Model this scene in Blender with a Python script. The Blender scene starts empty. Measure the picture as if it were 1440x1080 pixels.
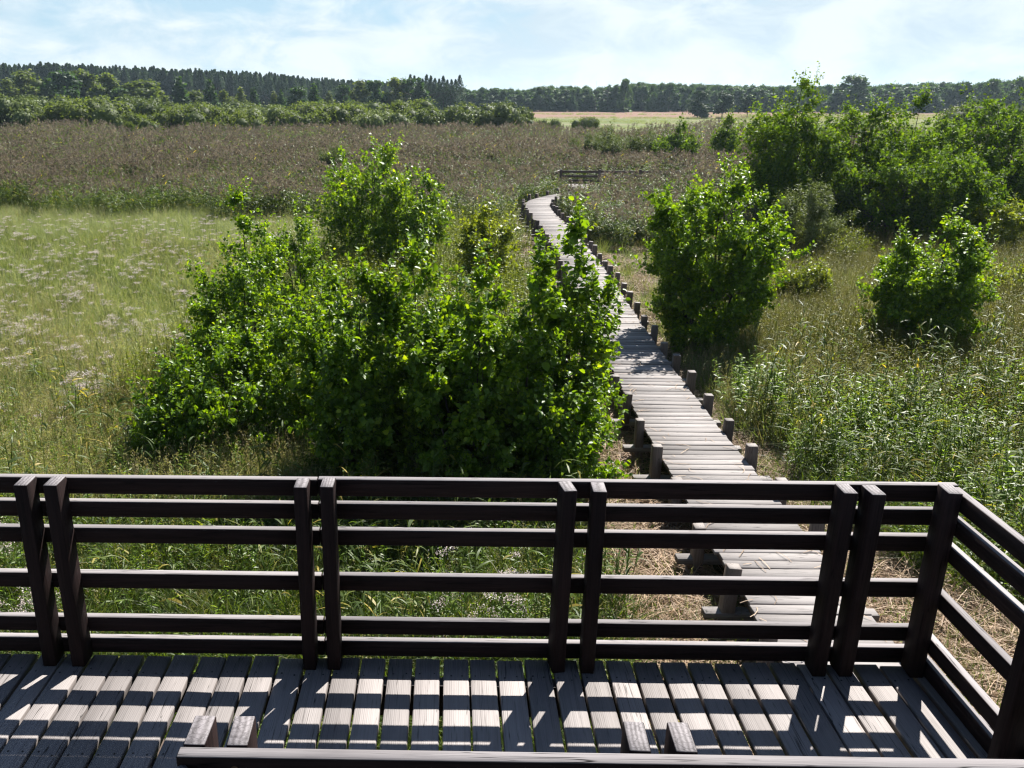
import bpy, math
import numpy as np
from mathutils import Matrix, Vector
PI = math.pi
C = bpy.context.scene.collection
RNG = np.random.default_rng(7)
sc = bpy.context.scene

# ------------------------------------------------------------------ camera
CZ = 5.15
F, CX, CY = 1205.5, 610.06, 540.0
PITCH, YAW, ROLL = math.radians(18.69), math.radians(0.95), math.radians(0.155)
_f = np.array([-math.sin(YAW)*math.cos(PITCH), math.cos(YAW)*math.cos(PITCH), -math.sin(PITCH)])
_r = np.array([math.cos(YAW), math.sin(YAW), 0.0]); _u = np.cross(_r, _f)
RR = math.cos(ROLL)*_r + math.sin(ROLL)*_u; UU = -math.sin(ROLL)*_r + math.cos(ROLL)*_u
cam_d = bpy.data.cameras.new("camera"); cam = bpy.data.objects.new("camera", cam_d); C.objects.link(cam)
m = Matrix.Identity(4)
for i, v in enumerate((RR, UU, -_f)):
    for j in range(3): m[j][i] = float(v[j])
m[2][3] = CZ
cam.matrix_world = m
cam_d.sensor_width = 36; cam_d.lens = F/1440*36; cam_d.shift_x = (720-CX)/1440
cam_d.clip_start = 0.05; cam_d.clip_end = 6000
sc.camera = cam

def at(px, py, z=0.0):
    """photo pixel -> point on the plane of height z"""
    d = RR*(px-CX)/F - UU*(py-CY)/F + _f
    t = (z-CZ)/d[2]
    return np.array([d[0]*t, d[1]*t, z])
def height_at(px, py, Y):
    d = RR*(px-CX)/F - UU*(py-CY)/F + _f
    return CZ + d[2]*Y/d[1]
def width_at(wpx, Y):
    return wpx*Y*1.02/F

# ------------------------------------------------------------------ node helpers
def newmat(name):
    mt = bpy.data.materials.new(name); mt.use_nodes = True
    nt = mt.node_tree; nt.nodes.clear()
    return mt, nt
def N(nt, t, **kw):
    n = nt.nodes.new(t)
    for k, v in kw.items(): setattr(n, k, v)
    return n
def L(nt, a, b): nt.links.new(a, b)
def math_n(nt, op, a, b=None, clamp=False):
    n = N(nt, "ShaderNodeMath", operation=op); n.use_clamp = clamp
    for i, v in enumerate((a, b)):
        if v is None: continue
        if isinstance(v, (int, float)): n.inputs[i].default_value = v
        else: L(nt, v, n.inputs[i])
    return n.outputs[0]
def ramp(nt, fac, stops, interp="LINEAR"):
    n = N(nt, "ShaderNodeValToRGB"); n.color_ramp.interpolation = interp
    e = n.color_ramp.elements
    while len(e) < len(stops): e.new(0.5)
    for x, (p, c) in zip(e, stops):
        x.position = p; x.color = (*c, 1) if len(c) == 3 else c
    L(nt, fac, n.inputs[0]); return n.outputs[0]
def mixc(nt, fac, a, b, mode="MIX"):
    n = N(nt, "ShaderNodeMix", data_type="RGBA", blend_type=mode)
    for i, v in ((0, fac), (6, a), (7, b)):
        if isinstance(v, (int, float)): n.inputs[i].default_value = v
        elif isinstance(v, tuple): n.inputs[i].default_value = (*v, 1)
        else: L(nt, v, n.inputs[i])
    return n.outputs[2]
def noise(nt, vec, scale, detail=3, rough=0.55, dist=0.0):
    n = N(nt, "ShaderNodeTexNoise"); n.inputs["Scale"].default_value = scale
    n.inputs["Detail"].default_value = detail; n.inputs["Roughness"].default_value = rough
    n.inputs["Distortion"].default_value = dist
    if vec is not None: L(nt, vec, n.inputs["Vector"])
    return n.outputs["Fac"]
def mapping(nt, vec, scale=(1, 1, 1), loc=(0, 0, 0)):
    n = N(nt, "ShaderNodeMapping"); n.inputs["Scale"].default_value = scale; n.inputs["Location"].default_value = loc
    L(nt, vec, n.inputs["Vector"]); return n.outputs[0]

def leaf_mat(name, stops, trans=0.35, tcol=(1.6, 1.75, 0.7), rough=0.42, spec=0.5, objvar=0.25):
    """foliage: colour picked per leaf by 'tint' and per plant, part of the light passes through"""
    mt, nt = newmat(name)
    a = N(nt, "ShaderNodeAttribute", attribute_name="tint")
    oi = N(nt, "ShaderNodeObjectInfo")
    f = math_n(nt, "ADD", math_n(nt, "MULTIPLY", a.outputs["Fac"], 1-objvar), math_n(nt, "MULTIPLY", oi.outputs["Random"], objvar))
    col = ramp(nt, f, stops)
    p = N(nt, "ShaderNodeBsdfPrincipled"); L(nt, col, p.inputs["Base Color"])
    p.inputs["Roughness"].default_value = rough; p.inputs["Specular IOR Level"].default_value = spec
    t = N(nt, "ShaderNodeBsdfTranslucent"); L(nt, mixc(nt, 1.0, col, tcol, "MULTIPLY"), t.inputs["Color"])
    mx = N(nt, "ShaderNodeMixShader"); mx.inputs[0].default_value = trans
    L(nt, p.outputs[0], mx.inputs[1]); L(nt, t.outputs[0], mx.inputs[2])
    o = N(nt, "ShaderNodeOutputMaterial"); L(nt, mx.outputs[0], o.inputs[0])
    return mt

def wood_mat(name, dark, light, silver, silver_up=0.0, rough=0.6, grain=1.0, groove=0.0, spec=0.3):
    """weathered boards: 'uvw' runs along each board, 'tone' differs per board; upward faces paler, partly rain silvering, partly painted-in sun"""
    mt, nt = newmat(name)
    a = N(nt, "ShaderNodeAttribute", attribute_name="uvw"); v = a.outputs["Vector"]
    tn = N(nt, "ShaderNodeAttribute", attribute_name="tone").outputs["Fac"]
    g1 = noise(nt, mapping(nt, v, (1.6, 60, 60)), 1.0, 5, 0.65, 0.4)
    g2 = noise(nt, mapping(nt, v, (5, 240, 240)), 1.0, 3, 0.6)
    bl = noise(nt, mapping(nt, v, (1.8, 5, 5)), 1.0, 4, 0.6)
    g = math_n(nt, "ADD", math_n(nt, "MULTIPLY", g1, 0.6), math_n(nt, "MULTIPLY", g2, 0.4))
    c = ramp(nt, g, [(0.30, dark), (0.68, light)])
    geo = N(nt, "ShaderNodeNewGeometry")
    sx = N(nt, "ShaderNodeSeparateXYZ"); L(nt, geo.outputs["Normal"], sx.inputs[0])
    up = math_n(nt, "MULTIPLY", math_n(nt, "MULTIPLY", math_n(nt, "SUBTRACT", sx.outputs[2], 0.5), 2.0, True), silver_up)  # pale tops by normal: weathering, with sun brightness put into the colour too
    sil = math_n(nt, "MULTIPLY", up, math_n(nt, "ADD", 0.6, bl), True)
    # knots and blotches
    vo = N(nt, "ShaderNodeTexVoronoi"); vo.inputs["Scale"].default_value = 1.0
    L(nt, mapping(nt, v, (2.2, 9, 9)), vo.inputs["Vector"])
    kn = ramp(nt, vo.outputs["Distance"], [(0.05, (1, 1, 1)), (0.11, (0, 0, 0))])
    c = mixc(nt, math_n(nt, "MULTIPLY", kn, 0.55), c, (dark[0]*0.5, dark[1]*0.45, dark[2]*0.4))
    c = mixc(nt, math_n(nt, "MULTIPLY", math_n(nt, "SUBTRACT", bl, 0.35, True), 0.9), c, (dark[0]*0.8, dark[1]*0.8, dark[2]*0.8))
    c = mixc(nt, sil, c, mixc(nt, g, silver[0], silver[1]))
    ck = noise(nt, mapping(nt, v, (1.1, 42, 42), (9, 4, 2)), 1.0, 2, .5, .2)
    crack = ramp(nt, ck, [(.487, (0, 0, 0)), (.497, (1, 1, 1)), (.503, (1, 1, 1)), (.513, (0, 0, 0))])
    c = mixc(nt, math_n(nt, "MULTIPLY", crack, math_n(nt, "MULTIPLY", math_n(nt, "SUBTRACT", bl, .38, True), 5.0, True)), c, (dark[0]*.3, dark[1]*.28, dark[2]*.26))
    tv = N(nt, "ShaderNodeCombineColor")
    for i in range(3): L(nt, math_n(nt, "ADD", 0.68, math_n(nt, "MULTIPLY", tn, 0.64)), tv.inputs[i])
    c = mixc(nt, 1.0, c, tv.outputs[0], "MULTIPLY")
    p = N(nt, "ShaderNodeBsdfPrincipled"); L(nt, c, p.inputs["Base Color"])
    p.inputs["Roughness"].default_value = rough; p.inputs["Specular IOR Level"].default_value = spec
    h = math_n(nt, "ADD", math_n(nt, "MULTIPLY", g1, 1.0), math_n(nt, "MULTIPLY", g2, 0.5))
    if groove:
        sv = N(nt, "ShaderNodeSeparateXYZ"); L(nt, v, sv.inputs[0])
        w = math_n(nt, "SINE", math_n(nt, "MULTIPLY", sv.outputs[1], 2*PI/0.0095))
        h = math_n(nt, "ADD", h, math_n(nt, "MULTIPLY", w, groove))
    b = N(nt, "ShaderNodeBump"); b.inputs["Strength"].default_value = 0.5*grain; b.inputs["Distance"].default_value = 0.004
    L(nt, h, b.inputs["Height"]); L(nt, b.outputs[0], p.inputs["Normal"])
    o = N(nt, "ShaderNodeOutputMaterial"); L(nt, p.outputs[0], o.inputs[0])
    return mt

# ------------------------------------------------------------------ mesh helpers
def mesh_np(name, V, faces, mats, tint=None, fmat=None, smooth=False, extra=None):
    """faces: list of (F,k) int arrays"""
    me = bpy.data.meshes.new(name)
    V = np.asarray(V, np.float32)
    me.vertices.add(len(V)); me.vertices.foreach_set("co", V.ravel())
    faces = [f for f in faces if len(f)]
    loops = np.concatenate([f.ravel() for f in faces]).astype(np.int32)
    tot = np.concatenate([np.full(len(f), f.shape[1], np.int32) for f in faces])
    start = np.concatenate([[0], np.cumsum(tot)[:-1]]).astype(np.int32)
    me.loops.add(len(loops)); me.loops.foreach_set("vertex_index", loops)
    me.polygons.add(len(tot)); me.polygons.foreach_set("loop_start", start); me.polygons.foreach_set("loop_total", tot)
    if fmat is not None: me.polygons.foreach_set("material_index", np.asarray(fmat, np.int32))
    if smooth: me.polygons.foreach_set("use_smooth", np.ones(len(tot), bool))
    for mt in (mats if isinstance(mats, (list, tuple)) else [mats]): me.materials.append(mt)
    if tint is not None:
        at_ = me.attributes.new("tint", "FLOAT", "POINT"); at_.data.foreach_set("value", np.asarray(tint, np.float32))
    for k, (typ, arr) in (extra or {}).items():
        at_ = me.attributes.new(k, typ, "POINT")
        at_.data.foreach_set("vector" if typ == "FLOAT_VECTOR" else "value", np.asarray(arr, np.float32).ravel())
    me.update(calc_edges=True)
    return me
def obj(name, me, parent=None, loc=None):
    o = bpy.data.objects.new(name, me); C.objects.link(o)
    if parent is not None: o.parent = parent
    if loc is not None: o.location = [float(q) for q in loc]
    return o
def tag(o, label=None, cat=None, group=None, kind=None):
    if label: o["label"] = label
    if cat: o["category"] = cat
    if group: o["group"] = group
    if kind: o["kind"] = kind
    return o
def unit(v): return v/np.maximum(np.linalg.norm(v, axis=-1, keepdims=True), 1e-9)

class Boards:
    """collects chamfered boards into one mesh"""
    def __init__(s, seed=0): s.V = []; s.Q = []; s.T = []; s.U = []; s.tone = []; s.n = 0; s.rng = np.random.default_rng(seed)
    def add(s, c, ax, ay, az, L_, W, H, ch=0.004, tone=None, shear=None):
        """centre c, unit axes ax (length) ay az, full sizes"""
        c, ax, ay, az = (np.asarray(q, float) for q in (c, ax, ay, az))
        hx, hy, hz = L_/2, W/2, H/2
        loc = []
        idx = {}
        for sx in (-1, 1):
            for sy in (-1, 1):
                for sz in (-1, 1):
                    for k in range(3):
                        p = [sx*hx, sy*hy, sz*hz]
                        for j in range(3):
                            if j != k: p[j] -= (sx, sy, sz)[j]*ch
                        idx[(sx, sy, sz, k)] = len(loc); loc.append(p)
        loc = np.array(loc)
        off = s.rng.uniform(0, 50, 3)
        s.U.append(loc + off*np.array([1, 1, 1]))
        s.V.append(c + loc[:, :1]*ax + loc[:, 1:2]*ay + loc[:, 2:]*az)
        tone = s.rng.uniform(0, 1) if tone is None else tone
        s.tone.append(np.full(24, tone))
        b = s.n
        def q(*k): s.Q.append([b+idx[i] for i in k])
        for k in range(3):
            i, j = [(1, 2), (2, 0), (0, 1)][k]
            for sg in (-1, 1):
                f = []
                for (si, sj) in ((-1, -1), (1, -1), (1, 1), (-1, 1))[::sg]:
                    p = [0, 0, 0]; p[k] = sg; p[i] = si; p[j] = sj
                    f.append((*p, k))
                q(*f)
        for k in range(3):                      # chamfers along axis k
            i, j = [(1, 2), (2, 0), (0, 1)][k]
            for si in (-1, 1):
                for sj in (-1, 1):
                    def kk(sk, face):
                        p = [0, 0, 0]; p[k] = sk; p[i] = si; p[j] = sj; return (*p, face)
                    f = [kk(-1, i), kk(1, i), kk(1, j), kk(-1, j)]
                    q(*(f if si*sj < 0 else f[::-1]))
        for sx in (-1, 1):
            for sy in (-1, 1):
                for sz in (-1, 1):
                    f = [b+idx[(sx, sy, sz, k)] for k in range(3)]
                    s.T.append(f if sx*sy*sz > 0 else f[::-1])
        s.n += 24
        return s
    def box(s, x0, x1, y0, y1, z0, z1, along="x", **kw):
        c = ((x0+x1)/2, (y0+y1)/2, (z0+z1)/2); d = (x1-x0, y1-y0, z1-z0)
        A = np.eye(3)
        o = {"x": (0, 1, 2), "y": (1, 2, 0), "z": (2, 0, 1)}[along]
        if along == "y": o = (1, 0, 2); A = np.array([[-1, 0, 0], [0, 1, 0], [0, 0, 1]], float)
        return s.add(c, A[o[0]], A[o[1]], A[o[2]], d[o[0]], d[o[1]], d[o[2]], **kw)
    def build(s, name, mt, parent=None):
        me = mesh_np(name, np.concatenate(s.V), [np.array(s.Q), np.array(s.T)], mt,
                     extra={"uvw": ("FLOAT_VECTOR", np.concatenate(s.U)), "tone": ("FLOAT", np.concatenate(s.tone))})
        return obj(name, me, parent)

def tubes(P, R, sides=5):
    """P (n,k,3), R (n,k) -> V, quads"""
    n, k, _ = P.shape
    T = np.empty_like(P); T[:, 1:-1] = P[:, 2:]-P[:, :-2]; T[:, 0] = P[:, 1]-P[:, 0]; T[:, -1] = P[:, -1]-P[:, -2]
    T = unit(T)
    ref = np.where(np.abs(T[..., 2:3]) > 0.9, np.array([1.0, 0, 0]), np.array([0, 0, 1.0]))
    A = unit(np.cross(T, ref)); B = np.cross(T, A)
    th = np.arange(sides)*2*PI/sides
    V = P[:, :, None] + R[:, :, None, None]*(np.cos(th)[:, None]*A[:, :, None] + np.sin(th)[:, None]*B[:, :, None])
    base = np.arange(n)[:, None, None]*k*sides + np.arange(k-1)[None, :, None]*sides
    i = np.arange(sides)[None, None]; j = (i+1) % sides
    Q = np.stack([base+i, base+j, base+sides+j, base+sides+i], -1).reshape(-1, 4)
    return V.reshape(-1, 3), Q

LEAF_ROUND = (np.array([[0, 0, 0], [.28, .36, .15], [.28, 0, -.04], [.28, -.36, .15], [.70, .35, .13], [.75, 0, -.05], [.70, -.35, .13], [1.06, 0, -.12]]),
              np.array([[0, 2, 1, 1], [0, 3, 2, 2], [1, 2, 5, 4], [2, 3, 6, 5], [4, 5, 7, 7], [5, 6, 7, 7]]))
LEAF_DIAMOND = (np.array([[0, 0, 0], [.5, .34, .13], [1, 0, -.05], [.5, -.34, .13]]), np.array([[0, 3, 2, 1]]))
LEAF_NARROW = (np.array([[0, 0, 0], [.45, .13, .03], [1, 0, -.12], [.45, -.13, .03]]), np.array([[0, 3, 2, 1]]))
def leaves(P, axis, normal, size, tpl, rng, tint=None):
    tv, tf = tpl
    X = unit(axis); Z = normal - (normal*X).sum(-1, keepdims=True)*X; Z = unit(Z); Y = np.cross(Z, X)
    n, k = len(P), len(tv)
    V = P[:, None] + size[:, None, None]*(tv[None, :, :1]*X[:, None] + tv[None, :, 1:2]*Y[:, None] + tv[None, :, 2:]*Z[:, None])
    Fc = (np.arange(n)[:, None, None]*k + tf[None]).reshape(-1, 4)
    tri = Fc[:, 2] == Fc[:, 3]
    tint = rng.uniform(0, 1, n) if tint is None else tint
    return V.reshape(-1, 3), [Fc[~tri], Fc[tri][:, :3]], np.repeat(tint, k)

# ------------------------------------------------------------------ materials
M = {}
G = lambda *c: c
M["alder"] = leaf_mat("alder_leaf", [(0.0, G(.036, .080, .010)), (0.40, G(.076, .150, .013)), (0.76, G(.148, .235, .016)), (1.0, G(.28, .34, .02))], 0.41, (3.0, 2.6, .45), 0.42, 0.28, 0.1)
M["birch"] = leaf_mat("birch_leaf", [(0.0, G(.030, .068, .010)), (0.45, G(.066, .132, .013)), (0.8, G(.130, .21, .016)), (1.0, G(.20, .26, .02))], 0.36, (2.9, 2.5, .5), 0.6, 0.08, 0.1)
M["lime"] = leaf_mat("yellow_green_leaf", [(0.0, G(.07, .105, .012)), (0.5, G(.13, .175, .016)), (1.0, G(.23, .26, .03))], 0.45, (2.2, 2.0, .6), 0.45, 0.35, 0.1)
M["willow"] = leaf_mat("willow_leaf", [(0.0, G(.060, .085, .030)), (0.5, G(.105, .140, .045)), (1.0, G(.17, .21, .075))], 0.24, (1.8, 1.8, .8), 0.6, 0.15, 0.4)
M["far_leaf"] = leaf_mat("far_leaf", [(0.0, G(.024, .052, .020)), (0.5, G(.040, .080, .026)), (1.0, G(.068, .118, .034))], 0.32, (2.2, 2.2, .8), 0.6, 0.15, 0.5)
M["far_olive"] = leaf_mat("far_olive_leaf", [(0.0, G(.055, .080, .020)), (0.5, G(.085, .115, .028)), (1.0, G(.13, .16, .038))], 0.40, (2.0, 2.0, .8), 0.6, 0.15, 0.5)
M["needle"] = leaf_mat("pine_needle", [(0.0, G(.018, .040, .020)), (0.6, G(.030, .062, .028)), (1.0, G(.05, .085, .035))], 0.3, (1.8, 1.8, .8), 0.6, 0.15, 0.5)
M["reed_leaf"] = leaf_mat("reed_leaf", [(0.0, G(.050, .082, .018)), (0.5, G(.085, .130, .026)), (0.78, G(.14, .175, .040)), (0.90, G(.30, .25, .05)), (1.0, G(.42, .31, .08))], 0.42, (1.9, 1.9, .7), 0.50, 0.26, 0.25)
M["plume"] = leaf_mat("reed_plume", [(0.0, G(.074, .062, .044)), (0.5, G(.140, .119, .085)), (1.0, G(.30, .265, .19))], 0.35, (1.3, 1.2, 1.1), 0.7, 0.15, 0.4)
M["grass"] = leaf_mat("meadow_blade", [(0.0, G(.062, .095, .024)), (0.4, G(.120, .168, .046)), (0.75, G(.21, .245, .085)), (1.0, G(.38, .36, .20))], 0.42, (1.6, 1.6, .75), 0.5, 0.3, 0.3)
M["dry_grass"] = leaf_mat("olive_blade", [(0.0, G(.085, .085, .030)), (0.5, G(.17, .165, .065)), (1.0, G(.33, .28, .16))], 0.38, (1.4, 1.4, .8), 0.5, 0.3, 0.3)
M["pale_grass"] = leaf_mat("pale_blade", [(0.0, G(.13, .165, .05)), (0.5, G(.22, .265, .10)), (1.0, G(.40, .40, .22))], 0.42, (1.4, 1.4, .8), 0.5, 0.4, 0.3)
M["dark_grass"] = leaf_mat("lush_blade", [(0.0, G(.034, .056, .012)), (0.5, G(.066, .104, .018)), (0.85, G(.125, .165, .032)), (1.0, G(.32, .27, .09))], 0.44, (2.0, 1.9, .6), 0.45, 0.32, 0.3)
M["olive_herb"] = leaf_mat("olive_herb", [(0.0, G(.095, .105, .020)), (0.5, G(.170, .175, .036)), (0.85, G(.255, .235, .06)), (1.0, G(.30, .21, .09))], 0.42, (1.6, 1.6, .7), 0.5, 0.3, 0.35)
M["herb"] = leaf_mat("herb_leaf", [(0.0, G(.060, .105, .020)), (0.5, G(.112, .182, .030)), (1.0, G(.20, .26, .05))], 0.46, (1.9, 1.9, .7), 0.45, 0.38, 0.3)
M["straw"] = leaf_mat("straw", [(0.0, G(.15, .095, .05)), (0.5, G(.30, .20, .12)), (1.0, G(.46, .34, .22))], 0.2, (1.1, 1.0, .9), 0.6, 0.3, 0.2)
M["pink"] = leaf_mat("pink_floret", [(0.0, G(.45, .35, .34)), (0.5, G(.60, .53, .50)), (1.0, G(.74, .71, .66))], 0.3, (1.1, 1.0, 1.0), 0.7, 0.2, 0.2)
M["bark"] = leaf_mat("bark", [(0.0, G(.035, .028, .022)), (1.0, G(.085, .072, .06))], 0.0, (1, 1, 1), 0.8, 0.2, 0.2)
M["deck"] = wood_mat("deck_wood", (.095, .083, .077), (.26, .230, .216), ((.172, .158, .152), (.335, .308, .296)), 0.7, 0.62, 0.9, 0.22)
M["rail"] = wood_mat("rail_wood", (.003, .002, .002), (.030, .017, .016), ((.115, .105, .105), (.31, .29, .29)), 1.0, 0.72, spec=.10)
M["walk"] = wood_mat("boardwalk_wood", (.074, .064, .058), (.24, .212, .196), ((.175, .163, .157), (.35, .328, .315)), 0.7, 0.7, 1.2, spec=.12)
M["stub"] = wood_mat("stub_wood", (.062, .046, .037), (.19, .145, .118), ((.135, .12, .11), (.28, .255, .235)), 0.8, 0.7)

def end_grain():
    mt, nt = newmat("end_grain")
    a = N(nt, "ShaderNodeAttribute", attribute_name="uvw"); v = a.outputs["Vector"]
    w = N(nt, "ShaderNodeTexWave", wave_type="RINGS", rings_direction="Z"); w.inputs["Scale"].default_value = 22; w.inputs["Distortion"].default_value = 2.5
    w.inputs["Detail"].default_value = 3
    L(nt, mapping(nt, v, (1, 1, 1), (.02, .05, 0)), w.inputs["Vector"])
    n1 = noise(nt, v, 120, 3)
    vo = N(nt, "ShaderNodeTexVoronoi", feature="DISTANCE_TO_EDGE"); vo.inputs["Scale"].default_value = 38
    L(nt, mapping(nt, v, (1.6, .6, 1)), vo.inputs["Vector"])
    crack = ramp(nt, vo.outputs["Distance"], [(0.0, (1, 1, 1)), (0.05, (0, 0, 0))])
    c = ramp(nt, math_n(nt, "ADD", math_n(nt, "MULTIPLY", w.outputs["Fac"], .35), math_n(nt, "MULTIPLY", n1, .65)), [(.25, (.085, .075, .075)), (.75, (.23, .21, .215))])
    c = mixc(nt, math_n(nt, "MULTIPLY", crack, .6), c, (.03, .025, .025))
    p = N(nt, "ShaderNodeBsdfPrincipled"); L(nt, c, p.inputs["Base Color"]); p.inputs["Roughness"].default_value = .75
    b = N(nt, "ShaderNodeBump"); b.inputs["Strength"].default_value = .5; b.inputs["Distance"].default_value = .003; L(nt, n1, b.inputs["Height"]); L(nt, b.outputs[0], p.inputs["Normal"])
    o = N(nt, "ShaderNodeOutputMaterial"); L(nt, p.outputs[0], o.inputs[0]); return mt
M["end"] = end_grain()

def ground_mat():
    mt, nt = newmat("ground_soil_and_sward")
    g = N(nt, "ShaderNodeNewGeometry"); pos = g.outputs["Position"]
    s = N(nt, "ShaderNodeSeparateXYZ"); L(nt, pos, s.inputs[0])
    n1 = noise(nt, pos, .55, 5, .6); n2 = noise(nt, pos, 9, 4, .6)
    near = mixc(nt, n2, (.018, .020, .008), (.055, .060, .020))
    near = mixc(nt, ramp(nt, n1, [(.45, (0, 0, 0)), (.62, (1, 1, 1))]), near, (.085, .065, .035))
    # open hay field far off: green and reddish strips running across
    st = noise(nt, mapping(nt, pos, (.006, .075, 1)), 1.0, 4, .65, .3)
    sp = noise(nt, mapping(nt, pos, (.05, .25, 1)), 1.0, 4, .6)
    fld = ramp(nt, math_n(nt, "ADD", math_n(nt, "MULTIPLY", st, .6), math_n(nt, "MULTIPLY", sp, .4)),
               [(.30, (.065, .098, .028)), (.46, (.115, .142, .05)), (.56, (.18, .165, .09)), (.68, (.095, .122, .038))])
    red = math_n(nt, "MULTIPLY", math_n(nt, "SUBTRACT", math_n(nt, "ADD", s.outputs[1], math_n(nt, "MULTIPLY", n1, 20)), 212), .08, True)
    fld = mixc(nt, red, fld, (.20, .125, .09))
    far = math_n(nt, "MULTIPLY", math_n(nt, "SUBTRACT", s.outputs[1], 95), .05, True)
    east = math_n(nt, "MULTIPLY", math_n(nt, "SUBTRACT", s.outputs[0], math_n(nt, "MULTIPLY", s.outputs[1], .06)), .12, True)
    fld = mixc(nt, east, mixc(nt, sp, (.035, .05, .016), (.075, .095, .03)), fld)
    c = mixc(nt, far, near, fld)
    p = N(nt, "ShaderNodeBsdfPrincipled"); L(nt, c, p.inputs["Base Color"]); p.inputs["Roughness"].default_value = .95
    p.inputs["Specular IOR Level"].default_value = .1
    b = N(nt, "ShaderNodeBump"); b.inputs["Strength"].default_value = .8; b.inputs["Distance"].default_value = .05; L(nt, n2, b.inputs["Height"]); L(nt, b.outputs[0], p.inputs["Normal"])
    o = N(nt, "ShaderNodeOutputMaterial"); L(nt, p.outputs[0], o.inputs[0]); return mt
M["ground"] = ground_mat()

# ------------------------------------------------------------------ light and sky
SUN_AZ, SUN_EL = math.radians(28.5), math.radians(46.6)      # azimuth from +Y towards +X
sd = bpy.data.lights.new("sun", "SUN"); sd.energy = 5.0; sd.angle = math.radians(0.53); sd.color = (1.0, .955, .90)
so = bpy.data.objects.new("sun", sd); C.objects.link(so)
so.rotation_euler = Vector((-math.sin(SUN_AZ)*math.cos(SUN_EL), -math.cos(SUN_AZ)*math.cos(SUN_EL), -math.sin(SUN_EL))).to_track_quat('-Z', 'Y').to_euler()
so.location = (20, 40, 60)
w = bpy.data.worlds.new("World"); sc.world = w; w.use_nodes = True
nt = w.node_tree; nt.nodes.clear()
sky = N(nt, "ShaderNodeTexSky", sky_type="NISHITA"); sky.sun_disc = False
sky.sun_elevation = SUN_EL; sky.sun_rotation = SUN_AZ; sky.altitude = 50; sky.air_density = 0.75; sky.dust_density = 0.3; sky.ozone_density = 1.2
tc = N(nt, "ShaderNodeTexCoord"); dv = tc.outputs["Generated"]
sx = N(nt, "ShaderNodeSeparateXYZ"); L(nt, dv, sx.inputs[0])
el = math_n(nt, "MAXIMUM", sx.outputs[2], 0.0)
dz = math_n(nt, "ADD", el, 0.045)
cv = N(nt, "ShaderNodeCombineXYZ"); L(nt, math_n(nt, "DIVIDE", sx.outputs[0], dz), cv.inputs[0]); L(nt, math_n(nt, "DIVIDE", sx.outputs[1], dz), cv.inputs[1])
dn = N(nt, "ShaderNodeVectorMath", operation="NORMALIZE"); L(nt, dv, dn.inputs[0])
cl1 = noise(nt, mapping(nt, dn.outputs[0], (2.6, 2.6, 7.0), (3.1, 1.7, .4)), 1.0, 8, .56, .6)
cl2 = noise(nt, mapping(nt, dn.outputs[0], (11, 11, 24), (7.7, 2.2, 3)), 1.0, 8, .58, .5)
# thin veil everywhere, thicker to the sunny side
side = math_n(nt, "MULTIPLY", sx.outputs[0], 0.20)
cm = math_n(nt, "ADD", math_n(nt, "ADD", math_n(nt, "MULTIPLY", cl1, .75), math_n(nt, "MULTIPLY", cl2, .35)), side)
lowb = math_n(nt, "SUBTRACT", 0.16, math_n(nt, "MULTIPLY", el, 1.3))
cmask = ramp(nt, math_n(nt, "ADD", cm, lowb), [(.475, (.15, .15, .15)), (.57, (.98, .98, .98))])
shade = ramp(nt, cl2, [(.36, (.78, .85, .91)), (.60, (1.05, 1.04, 1.03))])
SKY_S, CLOUD = 0.05, 7.5
cloudc = mixc(nt, 1.0, shade, (CLOUD*.90, CLOUD, CLOUD*1.05), "MULTIPLY")
low = ramp(nt, el, [(.16, (1, 1, 1)), (.42, (.10, .10, .10))])
cmask = mixc(nt, 1.0, cmask, low, "MULTIPLY")
blue = mixc(nt, ramp(nt, el, [(.0, (1, 1, 1)), (.35, (0, 0, 0))]), sky.outputs[0], (3.7, 5.6, 6.9))
col = mixc(nt, cmask, blue, cloudc)
bg = N(nt, "ShaderNodeBackground"); L(nt, col, bg.inputs[0]); bg.inputs[1].default_value = SKY_S
wo = N(nt, "ShaderNodeOutputWorld"); L(nt, bg.outputs[0], wo.inputs[0])
sc.view_settings.view_transform = "Standard"; sc.view_settings.look = "None"
sc.view_settings.exposure = 1.35; sc.view_settings.gamma = 1.0
cy = sc.cycles
cy.max_bounces = 5; cy.diffuse_bounces = 2; cy.glossy_bounces = 2; cy.transmission_bounces = 3; cy.transparent_max_bounces = 4
cy.caustics_reflective = False; cy.caustics_refractive = False; cy.sample_clamp_indirect = 6
cy.use_denoising = True; cy.denoiser = "OPENIMAGEDENOISE"; cy.denoising_input_passes = "RGB_ALBEDO_NORMAL"; cy.denoising_prefilter = "ACCURATE"
cy.pixel_filter_type = "BLACKMAN_HARRIS"; cy.filter_width = 1.25

# ------------------------------------------------------------------ ground
xs = np.unique(np.concatenate([np.linspace(-1500, -60, 14), np.linspace(-60, 60, 81), np.linspace(60, 1500, 14)]))
ys = np.unique(np.concatenate([np.linspace(-150, -6, 8), np.linspace(-6, 60, 67), np.linspace(60, 2500, 24)]))
gx, gy = np.meshgrid(xs, ys, indexing="ij")
gz = 0.05*np.sin(gx*.7+1)*np.sin(gy*.55) + .04*np.sin(gx*1.9+gy*1.3)
gz *= (np.abs(gx) < 60)*(gy < 60)
i, j = np.meshgrid(np.arange(len(xs)-1), np.arange(len(ys)-1), indexing="ij")
a = (i*len(ys)+j).ravel()
tag(obj("ground", mesh_np("ground", np.stack([gx, gy, gz], -1).reshape(-1, 3), [np.stack([a, a+len(ys), a+len(ys)+1, a+1], -1)], M["ground"], smooth=True)), kind="structure")

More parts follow.
